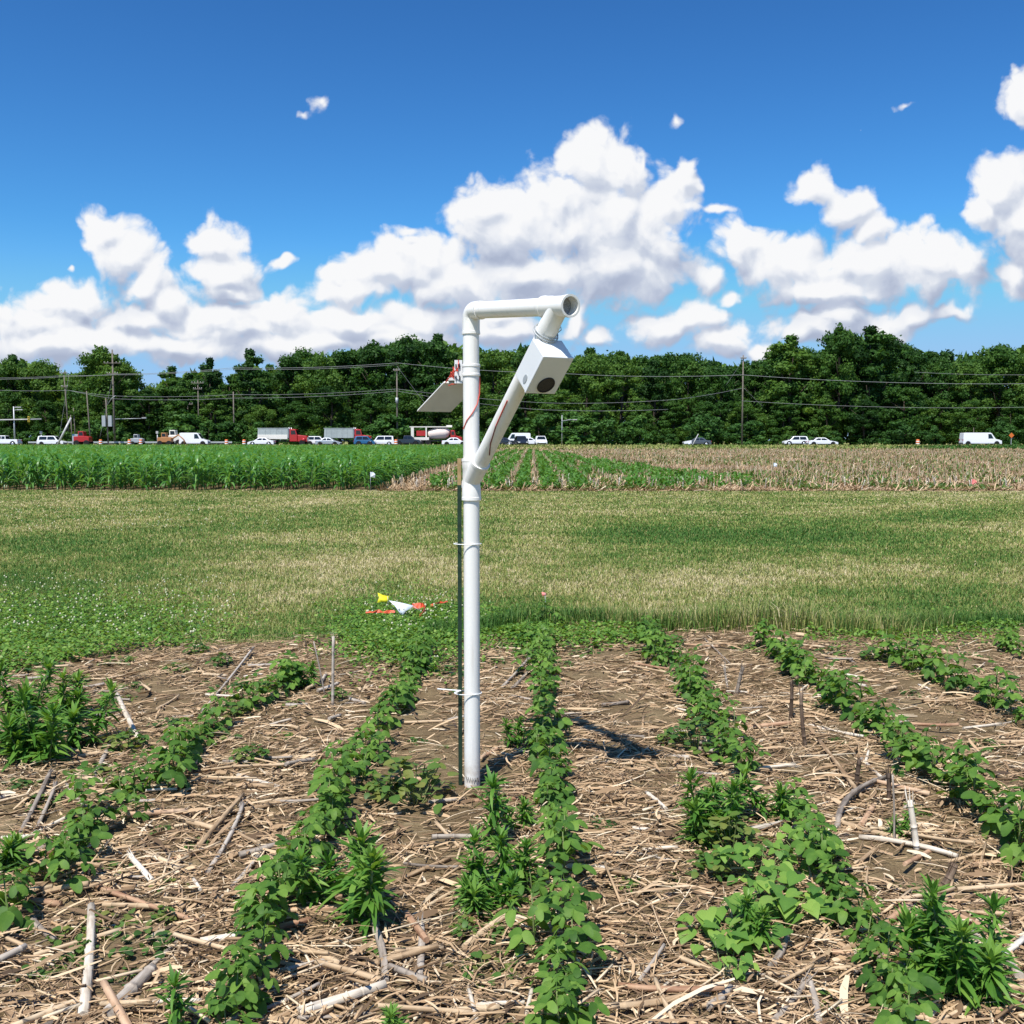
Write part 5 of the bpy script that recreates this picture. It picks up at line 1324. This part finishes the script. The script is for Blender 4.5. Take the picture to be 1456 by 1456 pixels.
for (px, py, lab) in ((59, 614, 'small pale signal post beside the white estate car'), (224, 614, 'small pale signal post among the roadworks')):
    a = AT(px, 626, 183); root = tag(empty('signal_post', (a.x, 183, gz(183))), lab, 'post'); H = AT(px, py, 183).z - gz(183)
    mb = MB(); mb.tube([(0, 0, 0), (0, 0, H - .3)], .1, 8); mb.build('shaft', M['steel'], root); mb = MB(); mb.box((0, -.05, H - .1), (.4, .3, .45)); mb.build('signal_head', M['insul'], root)
a = AT(205, 595, 185); root = tag(empty('street_lamp', (AT(165, 626, 185).x, 185, gz(185))), 'long thin lamp arm with pale head reaching over the roadworks', 'street lamp')
H = a.z - gz(185); mb = MB(); mb.tube([(-.6, .6, 0), (-.6, .6, H)], [.12, .08], 8); mb.build('shaft', M['steel'], root)
mb = MB(); mb.tube([(-.6, .6, H * .98), (a.x - root.location.x - .5, 0, H)], .06, 6); mb.build('lamp_arm', M['steel'], root); mb = MB(); mb.box((a.x - root.location.x, 0, H + .1), (.8, .3, .25)); mb.build('lamp_head', M['insul'], root)
# guard rail
root = tag(empty('guard_rail', (AT(40, 626, 182.6).x, 182.6, gz(182))), 'low steel guard rail behind the roadworks and parked cars', 'guard rail'); L = AT(330, 626, 182.6).x - root.location.x
mb = MB(); mb.box((L / 2, 0, .62), (L, .08, .3)); mb.build('rail', M['steel'], root)
pm = MB(); pm.box((0, .08, .35), (.12, .1, .75)); pme = pm.mesh('rail_post', M['wood_pole'])
for k in range(13): new_obj('rail_post', pme, root, (L * (k + .3) / 13, 0, 0))

# ------------------------------------------------------------------ vehicles
def prism(mb, prof, hw, taper=None, mi=0, inset_top=0):
    """side outline prof [(x,z)] extruded to half-width hw(z)"""
    n = len(prof); f = hw if callable(hw) else (lambda z: hw)
    vs = [(x, -f(z), z) for x, z in prof] + [(x, f(z), z) for x, z in prof]
    mb.add(vs, [tuple(reversed(range(n))), tuple(range(n, 2 * n))] + [(k, (k + 1) % n, n + (k + 1) % n, n + k) for k in range(n)], mi=mi); return mb
def soft(o, w=.05, seg=2):
    b = o.modifiers.new('edges', 'BEVEL'); b.width = w; b.segments = seg; b.limit_method = 'ANGLE'; b.angle_limit = R(25)
def wheel_parts(root, x, y, r, w):
    mb = MB(); s_ = 1 if y > 0 else -1
    mb.tube([(x, y - w / 2 * s_, r), (x, y - w * .45 * s_, r), (x, y + w * .45 * s_, r), (x, y + w / 2 * s_, r)], [r * .86, r, r, r * .86], 18); t_ = mb.build('wheel', M['rubber'], root)
    mb = MB(); mb.tube([(x, y + w * .42 * s_, r), (x, y + w / 2 * s_ + .012, r), (x, y + w / 2 * s_ + .02, r)], [r * .66, r * .66, r * .3], 14); mb.build('rim', M['chrome'], t_)
def side_quad(mb, pts, y, th=.012):
    for s_ in (-1, 1):
        f = (lambda p: s_ * (y(p[1]) + .004)) if callable(y) else (lambda p: s_ * (y + .004))
        vs = [(p[0], f(p), p[1]) for p in pts]; n = len(pts); mb.add(vs, [tuple(range(n)) if s_ > 0 else tuple(reversed(range(n)))])
def car(px, Yd, lab, paint, style, L=4.6, face=1, rot=None, group='vehicles on the road', name='parked_car', cat='car'):
    a = AT(px, 626, Yd); root = tag(empty(name, (a.x, Yd, gz(Yd) + .005), 0 if face > 0 else math.pi), lab, cat, group)
    if rot is not None: root.rotation_euler.z = rot
    h = L / 2; W_ = .90
    roof, belt = {'sedan': (1.42, .93), 'suv': (1.68, 1.02), 'pickup': (1.78, 1.12), 'van': (2.25, 1.2), 'minivan': (1.72, 1.0)}[style]
    wr = .33 if style in ('sedan', 'minivan') else .38; gc = .22 if style == 'sedan' else .30
    hood = belt - .06
    xf, xr = h - .88, -h + .85
    def arch(xc): return [(xc + (wr + .06) * math.cos(t_), max(gc, wr + (wr + .06) * math.sin(t_))) for t_ in np.linspace(0, math.pi, 9)]
    prof = [(h - .05, gc)] + arch(xf) + arch(xr) + [(-h + .03, gc), (-h, gc + .25), (-h + .05, belt - .02), (-h + .25, belt)]
    if style == 'sedan': prof += [(-h + .8, belt + .02), (.95, belt), (h - .55, hood - .10), (h - .12, hood - .22)]
    elif style == 'suv': prof += [(1.0, belt), (h - .45, hood - .05), (h - .08, hood - .2)]
    elif style == 'pickup': prof += [(1.15, belt), (h - .3, hood), (h - .05, hood - .18)]
    else: prof += [(h - 1.15, belt), (h - .35, hood - .12), (h - .06, hood - .3)]
    prof.append((h, gc + .22))
    mb = MB(); prism(mb, prof, lambda z: W_ - .05 * abs(z - .6)); b = mb.build('body', paint, root); soft(b, .05)
    cab = {'sedan': [(-h + .75, belt), (-h + 1.35, roof - .03), (-h + 1.7, roof), (.15, roof), (.35, roof - .02), (1.1, belt - .02)],
           'suv': [(-h + .10, belt), (-h + .32, roof - .06), (-h + .6, roof), (.25, roof), (.5, roof - .04), (1.15, belt - .02)],
           'minivan': [(-h + .10, belt), (-h + .22, roof - .06), (-h + .5, roof), (.45, roof), (.7, roof - .05), (h - 1.0, belt - .03)],
           'pickup': [(-.75, belt), (-.65, roof - .05), (-.45, roof), (.45, roof), (.62, roof - .03), (1.25, belt - .02)],
           'van': [(-h + .03, belt - .05), (-h + .10, roof - .06), (-h + .4, roof), (h - 2.0, roof), (h - 1.75, roof - .08), (h - 1.05, belt - .03)]}[style]
    cw = lambda z: W_ - .03 - (.22 if style != 'van' else .10) * max(0, (z - belt)) / (roof - belt)
    mb = MB(); prism(mb, cab, cw); c = mb.build('cabin', paint, root); soft(c, .04)
    zt_, zb_ = roof - .12, belt + .05
    xs_f = cab[-1][0] - .22; xs_t = cab[-2][0] - .12
    xr_b, xr_t = cab[0][0] + .18, cab[1][0] + .10
    if style == 'van': wins = [[(h - 1.45, zb_), (h - 1.85, zt_ - .1), (h - 2.35, zt_ - .1), (h - 2.35, zb_)]]
    elif style == 'pickup': wins = [[(xs_f - .12, zb_), (xs_t, zt_), (.05, zt_), (.05, zb_)], [(-.02, zb_), (-.02, zt_), (xr_t - .02, zt_), (xr_b - .06, zb_)]]
    else:
        mid = (xs_f + xr_b) / 2 - .05; wins = [[(xs_f - .08, zb_), (xs_t, zt_), (mid + .05, zt_), (mid + .05, zb_)], [(mid - .05, zb_), (mid - .05, zt_), (xr_t + .12, zt_), (xr_b + .12, zb_)]]
    for w_ in wins: mb = MB(); side_quad(mb, w_, cw); mb.build('window', M['glass'], c)
    for (i0, i1, nm) in ((-1, -2, 'windscreen'), (0, 1, 'rear_window')):
        if (style == 'van' and nm == 'rear_window'): continue
        p, q_ = Vector((cab[i0][0], 0, cab[i0][1])), Vector((cab[i1][0], 0, cab[i1][1])); s_ = 1 if nm == 'windscreen' else -1
        n_ = Vector((abs(q_.z - p.z), 0, abs(q_.x - p.x))).normalized(); n_.x *= s_
        A, B = p.lerp(q_, .12) + n_ * .006, p.lerp(q_, .92) + n_ * .006; wa, wb = cw(A.z) - .1, cw(B.z) - .1
        mb = MB(); mb.add([(A.x, -wa, A.z), (A.x, wa, A.z), (B.x, wb, B.z), (B.x, -wb, B.z)], [(0, 1, 2, 3) if s_ > 0 else (3, 2, 1, 0)]); mb.build(nm, M['glass'], c)
    for y_ in (-W_ + .10, W_ - .10):
        for x_ in (xf, xr): wheel_parts(root, x_, y_, wr, .22)
        mb = MB(); mb.box((h - .08, y_ * .82, hood - .30), (.12, .32, .14)); mb.build('headlight', M['lamp'], root)
        mb = MB(); mb.box((-h + .03, y_ * .88, belt - .20), (.08, .22, .26)); mb.build('tail_light', M['lamp_red'], root)
    mb = MB(); mb.box((h - .01, 0, gc + .18), (.10, 1.5, .16)); mb.build('front_bumper', M['black'], root)
    mb = MB(); mb.box((-h + .0, 0, gc + .18), (.10, 1.6, .16)); mb.build('rear_bumper', M['black'] if style != 'pickup' else M['chrome'], root)
    if style == 'pickup':
        mb = MB(); mb.box(((-h - .75) / 2 + .02, 0, belt + .004), (h - .95, 1.35, .02)); mb.build('cargo_bed', M['black'], root)
    return root
def tipper(px, Yd, lab, bed, lower, L=8.2, face=1):
    a = AT(px, 626, Yd); root = tag(empty('dump_truck', (a.x, Yd, gz(Yd) + .005), 0 if face > 0 else math.pi), lab, 'truck', 'vehicles on the road'); h = L / 2
    mb = MB(); mb.box((-.2, 0, .85), (L - .8, .9, .25)); mb.build('chassis', M['black'], root)
    mb = MB(); prism(mb, [(-h, 1.35), (1.15, 1.35), (1.15, 3.0), (.9, 3.1), (-h + .1, 3.0)], 1.2); b = mb.build('tipper_bed', bed, root); soft(b, .04)
    rb = MB(); rb.box((0, 0, 2.15), (.10, 2.48, 1.5)); rme = rb.mesh('bed_rib', bed)
    for k in range(6): new_obj('bed_rib', rme, b, (-h + .4 + k * (h + .5) / 5, 0, 0))
    mb = MB(); mb.box(((1.15 - h) / 2, 0, 3.03), (h + 1.2, 2.5, .10)); mb.build('bed_rail', M['bed_grey'] if lower else bed, b)
    if lower is not None: mb = MB(); mb.box(((1.0 - h) / 2, 0, 1.55), (h + .9, 2.52, .75)); mb.build('lower_side_panel', lower, b)
    mb = MB(); prism(mb, [(1.3, .75), (2.6, .75), (2.6, 1.9), (2.35, 2.85), (1.4, 2.95), (1.3, 2.8)], 1.1); c = mb.build('cab', M['car_red'], root); soft(c, .08)
    mb = MB(); side_quad(mb, [(1.55, 1.95), (2.42, 1.95), (2.26, 2.65), (1.55, 2.65)], 1.1); mb.build('window', M['glass'], c)
    mb = MB(); mb.add([(2.61, -.95, 1.98), (2.61, .95, 1.98), (2.40, .92, 2.72), (2.40, -.92, 2.72)], [(0, 1, 2, 3)]); mb.build('windscreen', M['glass'], c)
    mb = MB(); prism(mb, [(2.6, .7), (h + .1, .7), (h + .1, 1.55), (h - .1, 1.75), (2.6, 1.9)], .95); hd = mb.build('hood', M['car_red'], root); soft(hd, .1)
    mb = MB(); mb.box((h + .11, 0, 1.15), (.05, 1.0, .7)); mb.build('grille', M['chrome'], hd)
    for y_ in (-1, 1):
        for x_ in (h - .75, -h + 1.0, -h + 2.2): wheel_parts(root, x_, y_ * 1.05, .52, .32)
        mb = MB(); mb.box((h + .1, y_ * .75, 1.2), (.08, .24, .2)); mb.build('headlight', M['lamp'], root)
        mb = MB(); mb.tube([(h - .75, y_ * .98, 1.12), (h - .2, y_ * .98, 1.0)], .3, 8); mb.build('mudguard', M['car_red'], root)
        mb = MB(); mb.tube([(1.2, y_ * .9, 1.0), (1.2, y_ * .9, 3.2)], .08, 8); mb.build('exhaust_stack', M['chrome'], root)
    return root
def drum_truck(px, Yd, lab, L=9.3):
    a = AT(px, 626, Yd); root = tag(empty('mixer_truck', (a.x, Yd, gz(Yd) + .005)), lab, 'truck', 'vehicles on the road'); h = L / 2
    mb = MB(); mb.box((-.2, 0, .9), (L - .6, .9, .25)); mb.build('chassis', M['black'], root)
    mb = MB(); mb.tube([(-1.2, 0, 1.9), (-.9, 0, 2.0), (.6, 0, 2.2), (1.9, 0, 2.25), (2.5, 0, 2.2), (2.7, 0, 2.1)], [.5, .8, 1.02, .98, .7, .35], 18); mb.build('drum', M['drum'], root)
    mb = MB(); mb.box((-.6, 0, 3.3), (7.4, 1.9, .16)); mb.box((2.6, 0, 3.42), (1.0, 1.2, .35)); mb.build('top_deck', M['bed_pale'], root)
    for x_ in (-3.8, -1.4): mb = MB(); mb.box((x_, -.85, 2.1), (.5 if x_ < -3 else .22, .2, 2.3)); mb.build('deck_post', M['bed_pale'], root)
    mb = MB(); mb.box((-2.3, -.2, 2.2), (1.6, 1.5, .9)); mb.build('tank', M['car_red'], root)
    mb = MB(); mb.box((-2.2, -1.0, 1.25), (2.6, .3, .5)); mb.build('side_locker', M['bed_pale'], root)
    mb = MB(); prism(mb, [(2.8, .75), (h - .9, .75), (h - .9, 1.9), (h - 1.1, 2.7), (2.9, 2.75)], 1.1); c = mb.build('cab', M['car_red'], root); soft(c, .08)
    mb = MB(); side_quad(mb, [(3.0, 1.9), (h - 1.08, 1.9), (h - 1.2, 2.5), (3.0, 2.5)], 1.1); mb.build('window', M['glass'], c)
    mb = MB(); prism(mb, [(h - .9, .7), (h + .2, .7), (h + .2, 1.5), (h - .9, 1.8)], .95); hd = mb.build('hood', M['car_red'], root); soft(hd, .1)
    for y_ in (-1, 1):
        for x_ in (h - .5, -h + 1.0, -h + 2.3, -h + 3.6): wheel_parts(root, x_, y_ * 1.05, .52, .32)
    return root
car(5, 176, 'white pickup truck at the picture edge under the signal arm', M['car_white'], 'pickup', 5.6, -1, name='pickup_truck', cat='pickup')
car(74, 177, 'white estate car passing behind the thick leaning pale pole', M['car_white'], 'minivan', 4.6, 1)
car(277, 178, 'plain white van standing among the roadworks behind the corn', M['car_white'], 'van', 5.0, 1, name='parked_van', cat='van')
car(372, 175, 'low white car nose just ahead of the first tipper truck', M['car_white'], 'sedan', 4.5, -1)
tipper(403, 178, 'first red-cabbed tipper truck with pale lower side panel', M['bed_grey'], M['bed_pale'], 8.4)
tipper(495, 179, 'second red-cabbed tipper truck with plain grey bed', M['bed_grey'], None, 8.0)
car(467, 173.5, 'dark car in front of the second tipper truck', M['car_silver'], 'sedan', 4.2, 1)
car(452, 181, 'white car half hidden between the two tipper trucks', M['car_white'], 'suv', 4.2, 1)
car(519, 173.5, 'small blue car behind the corn next to the second tipper cab', M['car_blue'], 'suv', 3.6, 1)
car(543, 176, 'white car between the blue car and the orange barrel', M['car_white'], 'minivan', 4.4, -1)
car(580, 177, 'dark pickup beside the tail of the drum truck', M['car_dark'], 'pickup', 4.6, 1, name='pickup_truck', cat='pickup')
drum_truck(618, 180, 'truck with a pale pinkish drum under a flat deck, left of the sensor post')
car(647, 174, 'white car low in front of the drum truck cab', M['car_white'], 'sedan', 4.4, 1)
r_ = car(734, 182, 'white ambulance-like van with pale blue side windows', M['car_white'], 'van', 5.2, -1, name='parked_van', cat='van')
car(714, 174, 'dark car end peeping out behind the slanted pipe', M['car_dark'], 'sedan', 4.2, -1)
car(741, 169, 'dark car facing the field in front of the white ambulance', M['car_dark'], 'suv', 4.3, 1, rot=-math.pi / 2 + .15)
car(753, 178, 'white sports car low behind the dark car, its tail showing', M['car_white'], 'sedan', 4.2, 1)
car(769, 168.5, 'grey-green car with white bonnet facing the field', M['car_white'], 'suv', 4.3, 1, rot=-math.pi / 2 + .05)
M['car_slate'] = plain('car_paint_slate', (.07, .085, .10), .25, .5, coat=.6)
r_ = car(991, 174, 'dark two-tone car with a white front, behind the leaning white post', M['car_slate'], 'sedan', 4.6, -1)
mb = MB(); prism(mb, [(1.05, .36), (2.32, .36), (2.33, .66), (2.2, .73), (1.6, .85), (1.05, .95)], .915); soft(mb.build('front_wing', M['car_white'], r_), .04)
car(1131, 179, 'white sport utility car following the white saloon', M['car_white'], 'suv', 4.3, -1)
car(1169, 174.5, 'white saloon car to the right of the white utility car', M['car_white'], 'sedan', 5.0, 1)
car(1394, 175, 'white panel van behind the weedy strip by the orange sign', M['car_white'], 'van', 6.6, 1, name='panel_van', cat='van')
# roadworks
def barrel(px, Yd, lab):
    a = AT(px, 626, Yd); root = tag(empty('traffic_barrel', (a.x, Yd, gz(Yd))), lab, 'traffic barrel', 'orange traffic barrels along the road'); mb = MB(); mb.tube([(0, 0, .0), (0, 0, .06), (0, 0, .1)], [.42, .42, .34], 12); mb.build('base', M['rubber'], root)
    mb = MB(); mb.tube([(0, 0, .1), (0, 0, .5), (0, 0, 1.05), (0, 0, 1.12)], [.32, .30, .26, .2], 12); b = mb.build('drum_body', M['orange'], root)
    mb = MB(); [mb.tube([(0, 0, z), (0, 0, z + .15)], [.325 - z * .05, .318 - z * .05], 12, cap=False) for z in (.35, .72)]; mb.build('reflective_band', M['tie'], b)
BAR = [(563, 'orange barrel between the white car and the dark pickup'), (322, 'orange barrel near the dark plain pole'), (347, 'orange barrel left of the first tipper truck'), (184, 'orange barrel among the roadworks near the tallest pole'), (143, 'orange barrel next to the red machine'), (200, 'orange barrel right of the tallest pole'), (1305, 'orange and white barrel alone in front of the wood on the far right')]
for px, lab in BAR: barrel(px, 174 if px < 1000 else 166.8, lab)
def machine(px, Yd, lab, mat, s_=1.0, arm=True):
    a = AT(px, 626, Yd); root = tag(empty('construction_machine', (a.x, Yd, gz(Yd))), lab, 'machine', 'roadwork machines'); root.scale = (s_,) * 3
    mb = MB(); prism(mb, [(-1.4, .7), (1.2, .7), (1.2, 1.5), (.6, 1.7), (-1.4, 1.6)], .8); b = mb.build('body', mat, root); soft(b, .06)
    mb = MB(); prism(mb, [(-.7, 1.6), (.3, 1.6), (.2, 2.5), (-.7, 2.5)], .65); c = mb.build('cab', mat, root); soft(c, .05)
    mb = MB(); side_quad(mb, [(-.55, 1.75), (.18, 1.75), (.1, 2.35), (-.55, 2.35)], .65); mb.build('window', M['glass'], c)
    for x_ in (-.9, .8):
        for y_ in (-.8, .8): wheel_parts(root, x_, y_, .5, .35)
    if arm: mb = MB(); mb.tube([(1.1, 0, 1.3), (2.4, 0, 2.1), (3.4, 0, 1.2), (3.6, 0, .5)], [.16, .14, .12, .2], 6); mb.build('boom', mat, root)
machine(119, 175, 'red roadwork machine behind the corn near the plain bare pole', M['car_red'], 1.0, False)
machine(236, 176, 'orange digger with low boom left of the plain white van', M['machine_orange'], .9)
machine(196, 178, 'grey roadwork machine by the guard rail', M['steel'], .8, False)
machine(249, 180, 'pale truck-mounted machine just left of the plain white van', M['bed_pale'], 1.1, False)
a = AT(1438, 626, 166.8); root = tag(empty('road_sign', (a.x, 166.8, gz(166.8))), 'orange diamond warning sign on a post beside the white panel van', 'sign'); zc = AT(1438, 619, 166.8).z - gz(166.8)
mb = MB(); mb.box((0, .06, zc / 2), (.08, .06, zc)); mb.build('post', M['steel'], root); mb = MB(); mb.box((0, 0, zc), (.62, .03, .62), Matrix.Rotation(R(45), 3, 'Y')); mb.build('sign_face', M['orange'], root)
for px in (110, 106):
    a = AT(px, 626, 176.5); root = tag(empty('portable_toilet', (a.x, 176.5, gz(176))), 'blue-grey roadwork cabinet left of the red machine' if px == 110 else 'narrow dark blue cabinet beside the blue-grey one', 'cabinet')
    mb = MB(); mb.box((0, 0, 1.0), (.62 if px == 110 else .45, .9, 2.0)); b = mb.build('body', M['car_silver'] if px == 110 else M['car_blue'], root); soft(b, .05); mb = MB(); mb.box((0, -.46, .95), (.42, .02, 1.6)); mb.build('door', M['steel'], root)
